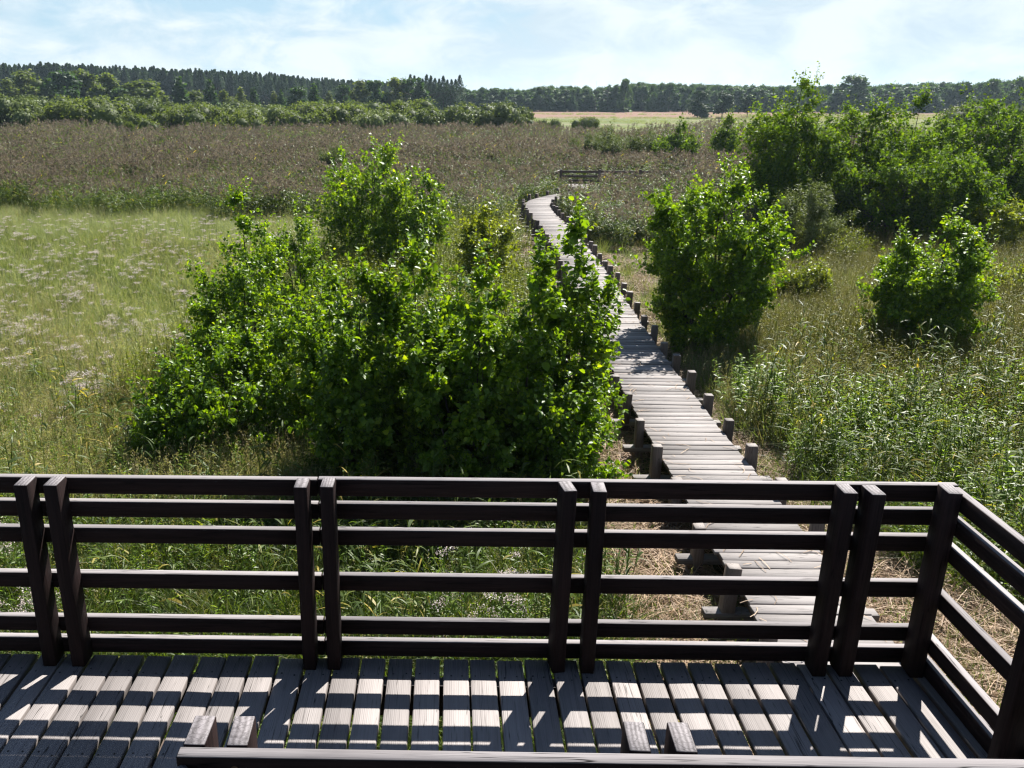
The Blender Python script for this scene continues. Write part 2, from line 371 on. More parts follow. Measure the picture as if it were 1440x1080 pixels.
# ------------------------------------------------------------------ viewing deck
DZ = 2.10
deck = bpy.data.objects.new("viewing_deck", None); C.objects.link(deck); deck.location = (0, 0, 0)
tag(deck, "grey wooden viewing deck with dark slatted railings in the front of the picture", "viewing deck")
b = Boards(1); x = -6.02; k = 0
rg = np.random.default_rng(5)
while x < 2.62:
    g_ = .017+rg.uniform(-.004, .005); wd = .1541-g_
    yo = rg.uniform(-.008, .008); an = rg.normal(0, .0016)
    b.add((x+wd/2, (4.128+1.0)/2+yo, DZ-.0225+rg.normal(0, .0012)), (math.sin(an), math.cos(an), rg.normal(0, .0006)), (-math.cos(an), math.sin(an), rg.normal(0, .01)), (0, 0, 1), 3.128, wd, .045, ch=.005)
    x += .1541
bdeck = b
b = Boards(2)
for jy in (1.35, 2.35, 3.35, 4.0):
    b.box(-6.0, 2.6, jy-.04, jy+.04, DZ-.26, DZ-.055)
b.build("joist", M["rail"], deck)
screw_m, nt = newmat("screw_steel"); p = N(nt, "ShaderNodeBsdfPrincipled"); p.inputs["Base Color"].default_value = (.03, .028, .027, 1); p.inputs["Metallic"].default_value = .6; p.inputs["Roughness"].default_value = .5
o = N(nt, "ShaderNodeOutputMaterial"); L(nt, p.outputs[0], o.inputs[0])
V, Q, n = [], [], 0
for k in range(56):
    for jy in (2.35, 3.35, 3.98):
        for dx in (.03, .10):
            c = np.array([-6.02+k*.1541+dx+rg.normal(0, .006), jy+rg.normal(0, .012), DZ+.001])
            th = np.arange(8)*PI/4
            V.append(np.concatenate([c+np.stack([.0055*np.cos(th), .0055*np.sin(th), 0*th-.002], -1), c+np.stack([.0045*np.cos(th), .0045*np.sin(th), 0*th+.0015], -1)]))
            Q.append([n+8+q for q in range(8)]); n += 16
Qs = [[f[0]-8+q, f[0]-8+(q+1) % 8, f[0]+(q+1) % 8, f[0]+q] for f in Q for q in range(8)]
nb_ = bdeck.n; sV = np.concatenate(V)
me = mesh_np("decking", np.concatenate(bdeck.V+[sV]), [np.array(bdeck.Q), np.array(bdeck.T), np.array(Q)+nb_, np.array(Qs)+nb_], [M["deck"], screw_m],
             fmat=np.concatenate([np.zeros(len(bdeck.Q)+len(bdeck.T)), np.ones(len(Q)+len(Qs))]),
             extra={"uvw": ("FLOAT_VECTOR", np.concatenate(bdeck.U+[sV])), "tone": ("FLOAT", np.concatenate(bdeck.tone+[np.full(len(sV), .5)]))})
obj("decking", me, deck)
for lx in (-4.6, -1.7, 1.0, 2.4):
    for ly in (2.25, 3.9):
        Boards(3).box(lx-.09, lx+.09, ly-.09, ly+.09, -.3, DZ-.262, "z").build("support_post", M["stub"], deck)

rust, nt = newmat("rusty_bolt"); p = N(nt, "ShaderNodeBsdfPrincipled"); L(nt, ramp(nt, noise(nt, None, 300, 2), [(.35, (.05, .025, .012)), (.65, (.20, .10, .04))]), p.inputs["Base Color"]); p.inputs["Metallic"].default_value = .3; p.inputs["Roughness"].default_value = .7
o = N(nt, "ShaderNodeOutputMaterial"); L(nt, p.outputs[0], o.inputs[0])
RAILZ = [(1.012, 1.108), (.874, .966), (.716, .808), (.432, .527), (.148, .243), (.008, .104)]
def post(x0, x1, y0, y1, top, parent, seed, lean=(0, 0), turn=0.0):
    b = Boards(seed); c = np.array([(x0+x1)/2, (y0+y1)/2, DZ+top/2-.001])
    az = unit(np.array([lean[0], lean[1], 1.0])); ax = np.array([math.cos(turn), math.sin(turn), 0]); ay = unit(np.cross(az, ax)); ax = np.cross(ay, az)
    b.add(c, az, ax, ay, top, x1-x0, y1-y0, ch=.004)
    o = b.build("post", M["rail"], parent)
    o.data.materials.append(M["end"])
    # sawn top: end grain
    me = o.data; best = max(range(len(me.polygons)), key=lambda q: me.polygons[q].center.z if len(me.polygons[q].vertices) == 4 else -9)
    me.polygons[best].material_index = 1
    return o
front = bpy.data.objects.new("railing", None); C.objects.link(front); front.parent = deck
front["label"] = "long railing on the far side of the deck"
for k, (z0, z1) in enumerate(RAILZ):
    b = Boards(20+k)
    cuts = [-6.0, -3.62, -.66, 2.10, 2.64]
    b.box(-6.0, -.688, 4.135+rg.normal(0, .001), 4.180, DZ+z0, DZ+z1, tone=rg.uniform(.2, .9))
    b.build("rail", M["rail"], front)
    b = Boards(40+k)
    b.box(-.684, 2.69, 4.135+rg.normal(0, .001), 4.180, DZ+z0+rg.normal(0, .002), DZ+z1+rg.normal(0, .002), tone=rg.uniform(.2, .9))
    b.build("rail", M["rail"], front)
FP = [(-3.70, -3.63), (-3.54, -3.47), (-2.255, -2.183), (-2.095, -2.022), (-.792, -.722), (-.655, -.585), (.592, .662), (.757, .830), (2.035, 2.108), (2.178, 2.252), (2.570, 2.642)]
for k, (x0, x1) in enumerate(FP):
    post(x0, x1, 4.012, 4.132, 1.118+rg.normal(0, .004), front, 60+k, (rg.normal(0, .003), rg.normal(0, .003)), rg.normal(0, .03) if k != 6 else .16)
right = bpy.data.objects.new("railing", None); C.objects.link(right); right.parent = deck
right["label"] = "short railing on the right side of the deck"
for k, (z0, z1) in enumerate(RAILZ):
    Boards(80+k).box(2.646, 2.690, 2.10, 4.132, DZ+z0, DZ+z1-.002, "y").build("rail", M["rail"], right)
for k, (y0, y1) in enumerate([(3.20, 3.27), (2.30, 2.37)]):
    post(2.525, 2.643, y0, y1, 1.115, right, 90+k)
near = bpy.data.objects.new("railing", None); C.objects.link(near); near.parent = deck
near["label"] = "railing on the near side of the deck seen from above"
for k, (z0, z1) in enumerate(RAILZ):
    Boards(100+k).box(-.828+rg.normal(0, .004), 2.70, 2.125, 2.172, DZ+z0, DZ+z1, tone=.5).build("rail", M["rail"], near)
for k, (x0, x1) in enumerate([(-.822, -.752), (-.688, -.620), (.580, .648), (.724, .792), (2.0, 2.07), (2.14, 2.21)]):
    post(x0, x1, 2.176, 2.312, 1.112, near, 110+k, (0, 0), rg.normal(0, .02))
for bx in (-.79, -.65, .61, .755, 2.03, 2.17):
    th = np.arange(10)*2*PI/10; rg2 = np.random.default_rng(int(100+bx*10))
    cz_ = DZ+1.06+rg2.normal(0, .006); ring = lambda r, y: np.stack([bx+r*np.cos(th), np.full(10, y), cz_+r*np.sin(th)], -1)
    V = np.concatenate([ring(.011, 2.126), ring(.011, 2.121), ring(.007, 2.117)])
    Qb = np.array([[k*10+q, k*10+(q+1) % 10, k*10+10+(q+1) % 10, k*10+10+q] for k in range(2) for q in range(10)])
    obj("bolt", mesh_np("bolt", V, [Qb, np.arange(20, 30)[None]], rust), near)
Boards(130).add((-.43, 1.74, DZ+1.02), unit(np.array([.75, -.72, -.02])), unit(np.array([.72, .75, 0])), (0, 0, 1), 1.10, .045, .095).build("stair_rail", M["rail"], deck)

# ------------------------------------------------------------------ boardwalk
BZ = 0.55
cp = np.array([(3.43, 4.6), (3.43, 9), (3.45, 14), (3.58, 18), (3.84, 25), (3.88, 31), (3.80, 36), (4.05, 39.2), (5.3, 41.8), (7.4, 44.6), (9.5, 47)], float)
def spline(cp, n=16):
    out = []
    P_ = np.concatenate([[2*cp[0]-cp[1]], cp, [2*cp[-1]-cp[-2]]])
    for q in range(1, len(P_)-2):
        p0, p1, p2, p3 = P_[q-1:q+3]; t = np.linspace(0, 1, n, endpoint=False)[:, None]
        out.append(.5*((2*p1)+(-p0+p2)*t+(2*p0-5*p1+4*p2-p3)*t**2+(-p0+3*p1-3*p2+p3)*t**3))
    out.append(cp[-1:]); return np.concatenate(out)
path = spline(cp, 40)
seg = np.linalg.norm(np.diff(path, axis=0), axis=1); S = np.concatenate([[0], np.cumsum(seg)])
def path_at(s):
    p = np.array([np.interp(s, S, path[:, 0]), np.interp(s, S, path[:, 1])])
    q = np.array([np.interp(s+.05, S, path[:, 0]), np.interp(s+.05, S, path[:, 1])]); 
    if s+.05 > S[-1]: q = p; p = np.array([np.interp(s-.05, S, path[:, 0]), np.interp(s-.05, S, path[:, 1])]); t = unit(q-p); return q, t
    return p, unit(q-p)
def path_dist(x, y):
    d = np.full(np.shape(x), 1e9)
    for q in path[::8]: d = np.minimum(d, (x-q[0])**2+(y-q[1])**2)
    return np.sqrt(d)
bw = bpy.data.objects.new("boardwalk", None); C.objects.link(bw); tag(bw, "grey plank boardwalk with short stub posts running off through the marsh", "boardwalk")
b = Boards(200); s = 0; rg = np.random.default_rng(11)
while s < S[-1]-.2:
    p, t = path_at(s); nrm = np.array([t[1], -t[0]])
    wd = .150+rg.uniform(-.004, .004); ln = 1.10+rg.normal(0, .014); an = rg.normal(0, .006)
    ax = np.array([nrm[0]*math.cos(an)+t[0]*math.sin(an), nrm[1]*math.cos(an)+t[1]*math.sin(an), rg.normal(0, .003)])
    ay = np.array([-ax[1], ax[0], rg.normal(0, .012)])
    off = rg.normal(0, .010)
    b.add((p[0]+nrm[0]*off, p[1]+nrm[1]*off, BZ-.02+rg.normal(0, .003)), unit(ax), unit(ay), (0, 0, 1), ln, wd, .04, ch=.005)
    s += .163
b.build("planking", M["walk"], bw)
for sd_ in (-1, 1):
    P_ = []
    for s in np.arange(0, S[-1], .4):
        p, t = path_at(s); P_.append([p[0]+t[1]*sd_*.42, p[1]-t[0]*sd_*.42, BZ-.13])
    b = Boards(210)
    for q in range(len(P_)-1):
        a_, c_ = np.array(P_[q]), np.array(P_[q+1]); ax = unit(c_-a_); b.add((a_+c_)/2, ax, unit(np.cross((0, 0, 1), ax)), (0, 0, 1), np.linalg.norm(c_-a_)+.002, .06, .15, ch=.002, tone=.5)
    b.build("joist", M["stub"], bw)
stub_me = None
s_posts = np.arange(.72, S[-1]-.3, 1.05)
for q, s in enumerate(s_posts):
    p, t = path_at(s); nrm = np.array([t[1], -t[0]])
    b = Boards(300+q)
    b.add((p[0], p[1], BZ-.30), np.array([nrm[0], nrm[1], 0]), np.array([t[0], t[1], 0]), (0, 0, 1), 1.80+rg.uniform(-.10, .10), .13, .07)
    b.build("crossbeam", M["walk"], bw)
    for sd_ in (-1, 1):
        b = Boards(400+2*q+sd_)
        top = BZ+.20+rg.uniform(-.075, .06); c = p+nrm*sd_*(.55+.072+.012); h = top+.35
        az = unit(np.array([rg.normal(0, .032), rg.normal(0, .032), 1])); ax = unit(np.cross((t[0], t[1], 0), az)); ay = np.cross(az, ax)
        b.add((c[0], c[1], top-h/2), az, ax, ay, h, .125+rg.uniform(-.012, .012), .125, ch=.008)
        b.build("post", M["stub"], bw)

rg = np.random.default_rng(91); V, Q, Tt = [], [], []
for q in range(420):
    s = rg.uniform(.5, 30)**1.0; p, t = path_at(s); nrm = np.array([t[1], -t[0]]); o_ = np.sign(rg.uniform(-1, 1))*.56*rg.uniform(0, 1)**.5; c = p+nrm*o_
    a_ = rg.uniform(0, PI); l_ = rg.uniform(.05, .28); k_ = rg.normal(0, .5); tt = np.linspace(-.5, .5, 4)
    P_ = np.stack([c[0]+np.cos(a_+k_*tt)*l_*tt, c[1]+np.sin(a_+k_*tt)*l_*tt, BZ+.008+.012*(1-4*tt**2)], -1)
    wv = np.array([-math.sin(a_), math.cos(a_), 0])*.004
    V.append(np.stack([P_-wv, P_+wv], 1).reshape(-1, 3)); Q += [[q*8+2*k, q*8+2*k+1, q*8+2*k+3, q*8+2*k+2] for k in range(3)]; Tt.append(np.full(8, rg.uniform(0, 1)))
tag(obj("straw_litter", mesh_np("straw_litter", np.concatenate(V), [np.array(Q)], M["straw"], np.concatenate(Tt))), "stray straw stalks lying on the boardwalk planks", "straw", kind="stuff")

# distant railed platform at the end of the boardwalk
pl = bpy.data.objects.new("railed_platform", None); C.objects.link(pl); tag(pl, "dark wooden railed platform half hidden in the reeds where the boardwalk ends", "platform")
b = Boards(500)
for k in range(30):
    b.box(6.4+k*.2, 6.585+k*.2, 44.9, 47.8, BZ-.05, BZ-.004, "y")
b.build("decking", M["walk"], pl)
for (y0, z0, xa, xb) in [(48.2, .56, 6.1, 15.5), (48.2, .32, 6.1, 11.6), (48.2, .08, 6.1, 11.6), (45.6, .56, 8.6, 11.0), (45.6, .32, 8.6, 11.0), (45.6, .08, 8.6, 11.0)]:
    Boards(510).box(xa, xb, y0-.04, y0+.04, BZ+z0-.02, BZ+z0+.10).build("rail", M["stub"], pl)
Boards(511).add((5.75, 47.2, BZ+.63), unit(np.array([.32, .95, 0])), unit(np.array([-.95, .32, 0])), (0, 0, 1), 2.0, .08, .15).build("rail", M["rail"], pl)
for (xx, yy) in [(6.1, 48.05), (8.2, 48.05), (10.4, 48.05), (12.5, 48.05), (8.0, 45.75), (9.5, 45.75), (11.0, 45.75), (5.45, 46.3)]:
    Boards(520).box(xx-.07, xx+.07, yy-.07, yy+.07, -.2, BZ+.74, "z").build("post", M["stub"], pl)

# ------------------------------------------------------------------ shrubs and trees
def shrub_geo(seed, H, W, stems=6, sides=14, twigs=8, nleaf=12, leaf=.075, tpl=LEAF_ROUND, prof=None, twl=.36, up=.45, lowest=.06, lean=(0, 0), flat=.5, lsd=.28, shoots=.5):
    """multi-stemmed shrub: stems > side branches > twigs > leaves; returns (wood V,Q), (leaf V,F,tint)"""
    rng = np.random.default_rng(seed)
    prof = prof or (lambda z: np.interp(z, [0, .15, .4, .7, .9, 1], [.75, .95, 1, .8, .45, .15]))
    K = 9; t = np.linspace(0, 1, K)
    zz = np.linspace(1, 0, 101); fit = lambda q: np.array([zz[np.argmax(prof(zz) >= v)] for v in q])
    az = np.arange(stems)*2*PI/stems + rng.uniform(-.5, .5, stems)
    rho = np.where(np.arange(stems) == 0, .08, rng.uniform(.28, .80, stems))
    hh = H*np.where(np.arange(stems) == 0, .97, fit(rho)*rng.uniform(.72, 1.0, stems)); rad = W/2*rho*.9
    P = np.zeros((stems, K, 3))
    rr = rad[:, None]*(t[None]**.8)
    P[..., 0] = np.cos(az)[:, None]*(rr+.05)+lean[0]*t; P[..., 1] = np.sin(az)[:, None]*(rr+.05)+lean[1]*t
    P[..., 2] = hh[:, None]*t - .05
    P[:, 1:, :2] += np.cumsum(rng.normal(0, W*.012, (stems, K-1, 2)), 1)
    R = (.006+.0085*H)*(1-t*.9)[None]*rng.uniform(.8, 1.2, stems)[:, None]
    V1, Q1 = tubes(P, R, 6)
    # side branches
    nb = stems*sides; si = np.repeat(np.arange(stems), sides)
    tb = lowest+(1-lowest)*np.tile((np.arange(sides)+.5)/sides, stems)+rng.uniform(-.04, .04, nb); tb = np.clip(tb, .03, .99)
    f = tb*(K-1); i0 = np.minimum(f.astype(int), K-2); fr = (f-i0)[:, None]
    B0 = P[si, i0]*(1-fr)+P[si, i0+1]*fr
    zrel = np.clip(B0[:, 2]/H, 0, 1)
    outa = np.arctan2(B0[:, 1]-lean[1]*tb, B0[:, 0]-lean[0]*tb) + rng.normal(0, 1.05, nb)
    env = prof(zrel)*W/2
    r0 = np.hypot(B0[:, 0]-lean[0]*tb, B0[:, 1]-lean[1]*tb)
    ln = np.clip(env-r0*np.cos(rng.normal(0, .5, nb)), .22*W/2*.5, None)*rng.uniform(.55, 1.08, nb)
    ln = np.minimum(ln, .55*H)
    el_ = rng.normal(up, .25, nb)
    D = np.stack([np.cos(outa)*np.cos(el_), np.sin(outa)*np.cos(el_), np.sin(el_)], -1)
    K2 = 5; t2 = np.linspace(0, 1, K2)
    PB = B0[:, None]+D[:, None]*ln[:, None, None]*t2[None, :, None]
    PB[..., 2] += (ln[:, None]*rng.normal(.10, .14, nb)[:, None])*t2[None]**2
    PB[:, 1:] += np.cumsum(rng.normal(0, .03, (nb, K2-1, 3))*ln[:, None, None], 1)
    PB[..., 2] = np.maximum(PB[..., 2], .06)
    RB = (.003+.006*ln)[:, None]*(1-t2*.8)[None]
    V2, Q2 = tubes(PB, RB, 4)
    # twigs, also on the stem tops
    nt_ = nb*twigs; bi = np.repeat(np.arange(nb), twigs)
    tt = np.tile((np.arange(twigs)+1)/twigs, nb)*.85+.15+rng.uniform(-.07, .07, nt_); tt = np.clip(tt, .08, 1)
    f = tt*(K2-1); i0 = np.minimum(f.astype(int), K2-2); fr = (f-i0)[:, None]
    T0 = PB[bi, i0]*(1-fr)+PB[bi, i0+1]*fr
    TD = unit(D[bi]*.8+rng.normal(0, .62, (nt_, 3))+np.array([0, 0, .28]))
    TL = twl*rng.uniform(.45, 1.15, nt_)*(1-.25*tt)
    # leaders
    nl = stems*5
    li = np.repeat(np.arange(stems), 5)
    LT = P[li, -1]*(1-rng.uniform(0, .15, nl))[:, None]+P[li, -3]*rng.uniform(0, .15, nl)[:, None]
    T0 = np.concatenate([T0, LT]); TD = np.concatenate([TD, unit(rng.normal(0, .35, (nl, 3))+np.array([0, 0, 1.0]))]); TL = np.concatenate([TL, twl*rng.uniform(.7, 1.4, nl)])
    tips = np.nonzero(PB[:, -1, 2] > .45*H)[0]; tips = tips[rng.uniform(0, 1, len(tips)) < shoots]
    T0 = np.concatenate([T0, PB[tips, -1]]); TD = np.concatenate([TD, unit(rng.normal(0, .22, (len(tips), 3))+np.array([0, 0, 1.0])+D[tips]*.25)]); TL = np.concatenate([TL, twl*rng.uniform(.8, 1.9, len(tips))])
    K3 = 3; t3 = np.linspace(0, 1, K3)
    PT = T0[:, None]+TD[:, None]*TL[:, None, None]*t3[None, :, None]; PT[..., 2] += TL[:, None]*.12*t3**2
    V3, Q3 = tubes(PT, np.full(PT.shape[:2], .0028)*(1-.5*t3), 3)
    Vw = np.concatenate([V1, V2, V3]); Qw = np.concatenate([Q1, Q2+len(V1), Q3+len(V1)+len(V2)])
    # leaves
    nT = len(T0); ti = np.repeat(np.arange(nT), nleaf)
    u = np.tile((np.arange(nleaf)+.6)/nleaf, nT)+rng.uniform(-.06, .06, nT*nleaf)
    pos = T0[ti]+TD[ti]*(TL[ti]*u)[:, None]; pos[:, 2] += TL[ti]*.12*u**2
    sa = rng.uniform(0, 2*PI, len(u))
    pr = unit(np.cross(TD[ti], np.stack([np.cos(sa), np.sin(sa), rng.normal(0, .6, len(u))], -1)))
    axis = unit(TD[ti]*.55+pr*.9+np.array([0, 0, -.12]))
    pos += axis*leaf*.22
    nrm = unit(np.array([0, 0, 1.0])*flat+rng.normal(0, .42, (len(u), 3))+unit(pos-np.array([0, 0, H*.4]))*.25)
    sz = leaf*rng.lognormal(0, lsd, len(u))*(1.08-.35*u)
    tint = np.clip(rng.normal(.40, .17, len(u))+.22*(u-.5)+rng.normal(0, .08, nT)[ti], 0, 1)
    keep = pos[:, 2] > .03
    LV, LF, LTt = leaves(pos[keep], axis[keep], nrm[keep], sz[keep], tpl, rng, tint[keep])
    return (Vw, Qw), (LV, LF, LTt)
def shrub(name, label, cat, x, y, mat, seed, H, W, group=None, part="crown", stem="stem", rot=0.0, **kw):
    (Vw, Qw), (LV, LF, LT) = shrub_geo(seed, H, W, **kw)
    r = bpy.data.objects.new(name, None); C.objects.link(r); r.location = (float(x), float(y), 0.0); r.rotation_euler = (0, 0, rot)
    tag(r, label, cat, group)
    obj(stem, mesh_np(name+"_"+stem, Vw, [Qw], M["bark"], np.random.default_rng(seed).uniform(0, 1, len(Vw)), smooth=True), r)
    obj(part, mesh_np(name+"_"+part, LV, LF, mat, LT), r)
    return r
BR = "alder shrubs and saplings around the boardwalk"
def by_px(px, Y, top, wpx):
    """spot for a plant at distance Y along the view, its height and width"""
    d = RR*(px-CX)/F - UU*(600-CY)/F + _f
    # x at distance Y on the horizontal plane through mid plant
    h = height_at(px, top, Y); zmid = max(h*.5, .3)
    g_ = None
    lo, hi = 150.0, 1500.0
    for _ in range(50):
        mid = (lo+hi)/2
        if height_at(px, mid, Y) > zmid: lo = mid
        else: hi = mid
    d = RR*(px-CX)/F - UU*(lo-CY)/F + _f
    return d[0]*Y/d[1], h, width_at(wpx, Y)
upright = lambda z: np.interp(z, [0, .15, .35, .65, .85, 1], [.55, .9, 1, .72, .36, .05])
domed = lambda z: np.interp(z, [0, .2, .45, .7, .88, 1], [.9, 1, .98, .80, .50, .08])
peaky = lambda z: np.interp(z, [0, .2, .4, .62, .82, 1], [.85, 1, .98, .74, .42, .05])
near_list = [
 # label, px, Y, top, wpx, seed, mat, kw
 ("broad bright alder bush in the middle of the row right behind the railing", 578, 11.3, 352, 200, 1, "alder", dict(stems=7, sides=16, twigs=8, nleaf=11, leaf=.088, prof=peaky)),
 ("alder bush leaning over the left edge of the boardwalk", 738, 10.9, 356, 185, 2, "alder", dict(stems=7, sides=15, twigs=8, nleaf=11, leaf=.088, prof=peaky)),
 ("leafy alder bush between the broad bright one and the one leaning over the boardwalk", 658, 10.5, 376, 185, 33, "alder", dict(stems=7, sides=15, twigs=8, nleaf=11, leaf=.088, prof=peaky)),
 ("alder bush with a low rounded top left of the broad bright one behind the railing", 500, 10.9, 385, 170, 34, "alder", dict(stems=6, sides=14, twigs=8, nleaf=11, leaf=.088, prof=domed)),
 ("tall thin alder sapling with loose shoots against the pale boardwalk planks", 805, 11.8, 312, 160, 3, "alder", dict(stems=6, sides=18, twigs=7, nleaf=9, leaf=.090, prof=upright, up=.6)),
 ("low alder bush beside the nearest stub posts left of the boardwalk", 790, 10.4, 560, 150, 4, "alder", dict(stems=5, sides=12, twigs=7, nleaf=10, leaf=.080, prof=domed)),
 ("alder bush between the broad front bush and the flowery meadow", 450, 12.6, 398, 170, 5, "alder", dict(stems=7, sides=14, twigs=8, nleaf=11, leaf=.080, prof=peaky)),
 ("tall alder at the meadow edge with slender shoots rising from its top", 340, 14.6, 272, 185, 6, "alder", dict(stems=6, sides=16, twigs=8, nleaf=11, leaf=.075, prof=upright)),
 ("alder with pale upright shoots behind the meadow-edge alder", 420, 17.5, 298, 130, 7, "alder", dict(stems=5, sides=14, twigs=8, nleaf=10, leaf=.070, prof=upright)),
 ("low spreading alder bush reaching into the meadow above the left half of the railing", 325, 11.7, 492, 220, 8, "alder", dict(stems=9, sides=14, twigs=8, nleaf=11, leaf=.078, prof=domed)),
 ("small alder bush above the railing at the foot of the meadow", 238, 11.0, 575, 100, 9, "alder", dict(stems=5, sides=10, twigs=7, nleaf=10, leaf=.075, prof=domed)),
 ("round dark alder standing alone at the front of the reed bed", 525, 26.5, 205, 165, 10, "alder", dict(stems=7, sides=17, twigs=9, nleaf=12, leaf=.100, tpl=LEAF_DIAMOND, prof=domed)),
 ("smaller alder leaning on the right side of the round dark one at the reed bed", 590, 25.5, 250, 100, 11, "alder", dict(stems=5, sides=15, twigs=8, nleaf=12, leaf=.100, tpl=LEAF_DIAMOND, prof=domed)),
 ("small yellow-green bush left of the boardwalk below its bend", 690, 24.0, 298, 95, 12, "lime", dict(stems=5, sides=14, twigs=8, nleaf=11, leaf=.100, tpl=LEAF_DIAMOND, prof=domed)),
 ("alder tree right of the boardwalk casting its shade on the planks", 1000, 17.4, 236, 185, 13, "alder", dict(stems=11, sides=22, twigs=10, nleaf=11, leaf=.085, prof=lambda z: np.interp(z, [0, .12, .3, .6, .82, .95, 1], [.35, .72, 1, 1, .78, .45, .12]), shoots=.05)),
 ("grey-green willow bush right behind the boardwalk alder tree", 1132, 28.0, 262, 85, 14, "willow", dict(stems=9, sides=14, twigs=8, nleaf=14, leaf=.10, tpl=LEAF_NARROW, prof=domed, up=.8)),
 ("rounded bright alder bush alone in the meadow on the right", 1308, 17.2, 310, 165, 15, "alder", dict(stems=11, sides=20, twigs=9, nleaf=11, leaf=.078, prof=lambda z: np.interp(z, [0, .15, .4, .7, .9, 1], [.8, 1, .95, .7, .4, .12]))),
 ("yellow-green bush in the right meadow at the edge of the picture", 1408, 29.5, 288, 95, 16, "lime", dict(stems=6, sides=12, twigs=8, nleaf=11, leaf=.10, tpl=LEAF_DIAMOND, prof=domed)),
 ("low olive bush in the meadow in front of the dark tree group", 1170, 27.5, 322, 95, 17, "lime", dict(stems=8, sides=12, twigs=7, nleaf=11, leaf=.07, tpl=LEAF_NARROW, prof=domed)),
 ("tallest birch of the dark tree group with a ragged pointed top", 1112, 33.5, 108, 140, 18, "birch", dict(stems=11, sides=24, twigs=10, nleaf=12, leaf=.105, tpl=LEAF_DIAMOND, prof=lambda z: np.interp(z, [0, .1, .4, .6, .8, 1], [.85, 1, 1, .80, .48, .16]), twl=.5)),
 ("birch with a blunt top next to the tallest one of the tree group", 1205, 34.5, 150, 145, 19, "birch", dict(stems=11, sides=20, twigs=10, nleaf=12, leaf=.112, tpl=LEAF_DIAMOND, prof=domed, shoots=.25, twl=.45)),
 ("pointed birch in the back of the dark tree group", 1280, 37.5, 134, 115, 20, "birch", dict(stems=10, sides=20, twigs=9, nleaf=12, leaf=.112, tpl=LEAF_DIAMOND, prof=peaky, twl=.45)),
 ("low leafy birch in front of the dark tree group, deep in shade below", 1255, 32.5, 194, 195, 21, "birch", dict(stems=11, sides=18, twigs=9, nleaf=12, leaf=.108, tpl=LEAF_DIAMOND, prof=domed, shoots=.25, twl=.42)),
 ("bright bush at the right foot of the dark tree group", 1335, 31.0, 226, 145, 22, "birch", dict(stems=9, sides=16, twigs=9, nleaf=12, leaf=.108, tpl=LEAF_DIAMOND, prof=domed, shoots=.25, twl=.4)),
 ("wide birch at the right edge of the picture behind the meadow", 1392, 36.0, 144, 160, 23, "birch", dict(stems=11, sides=20, twigs=10, nleaf=12, leaf=.112, tpl=LEAF_DIAMOND, prof=domed, shoots=.25, twl=.45)),
 ("half cropped birch furthest along the right edge of the picture", 1460, 37.0, 136, 140, 24, "birch", dict(stems=9, sides=18, twigs=9, nleaf=12, leaf=.112, tpl=LEAF_DIAMOND, prof=domed, shoots=.25, twl=.45)),
 ("birch filling the dip right behind the tallest one of the tree group", 1160, 35.5, 172, 110, 30, "birch", dict(stems=9, sides=20, twigs=9, nleaf=12, leaf=.112, tpl=LEAF_DIAMOND, prof=domed, shoots=.25, twl=.42)),
 ("dark low birch at the left foot of the tree group beside the grey-green willow", 1095, 32.5, 200, 62, 31, "birch", dict(stems=8, sides=16, twigs=9, nleaf=12, leaf=.108, tpl=LEAF_DIAMOND, prof=domed, shoots=.25, twl=.38)),
 ("birch linking the dark tree group with the wide birch on the right", 1325, 35.0, 188, 120, 32, "birch", dict(stems=9, sides=18, twigs=9, nleaf=12, leaf=.112, tpl=LEAF_DIAMOND, prof=domed, shoots=.25, twl=.42)),
 ("small green bush in the meadow right of the boardwalk tree", 1128, 21.5, 380, 70, 35, "lime", dict(stems=7, sides=12, twigs=7, nleaf=11, leaf=.065, tpl=LEAF_DIAMOND, prof=domed)),
 ("low green bush at the right edge of the meadow behind the lone rounded alder", 1425, 22.0, 375, 80, 36, "lime", dict(stems=7, sides=12, twigs=7, nleaf=11, leaf=.065, tpl=LEAF_DIAMOND, prof=domed)),
 ("slim young birch between the railed platform and the dark tree group", 1025, 55.0, 164, 52, 25, "birch", dict(stems=8, sides=18, twigs=8, nleaf=11, leaf=.12, tpl=LEAF_DIAMOND, prof=upright, twl=.5)),
 ("dark young birch at the right end of the railed platform", 950, 54.0, 170, 60, 26, "birch", dict(stems=9, sides=18, twigs=8, nleaf=11, leaf=.12, tpl=LEAF_DIAMOND, prof=upright, twl=.5)),
 ("tall pale willow shrub in the reeds behind the railed platform", 845, 57.0, 186, 95, 27, "willow", dict(stems=9, sides=14, twigs=8, nleaf=12, leaf=.16, tpl=LEAF_NARROW, prof=domed, up=.9)),
 ("pale willow shrub between the railed platform and the dark young birch", 905, 58.0, 198, 80, 28, "willow", dict(stems=8, sides=12, twigs=8, nleaf=12, leaf=.16, tpl=LEAF_NARROW, prof=domed, up=.9)),
 ("pale willow bush rising from the reeds behind the round dark alder", 470, 48.0, 212, 60, 29, "willow", dict(stems=8, sides=12, twigs=8, nleaf=12, leaf=.14, tpl=LEAF_NARROW, prof=domed, up=.9)),
]
for (lab, px, Y, top, wpx, seed, mt, kw) in near_list:
    X, h, wd = by_px(px, Y, top, wpx)
    nm = {"alder": "alder_shrub", "birch": "birch_tree", "lime": "leafy_shrub", "willow": "willow_shrub"}[mt]
    ct = {"alder": "shrub", "birch": "tree", "lime": "shrub", "willow": "shrub"}[mt]
    if seed == 13: nm, ct = "alder_tree", "tree"
    if kw["leaf"] < .092 and kw.get("tpl") is None: kw["leaf"] *= .76; kw["nleaf"] += 7
    shrub(nm, lab, ct, X, Y, M[mt], 1000+seed, h, wd*1.05, stem="trunk" if ct == "tree" else "stem", **kw)

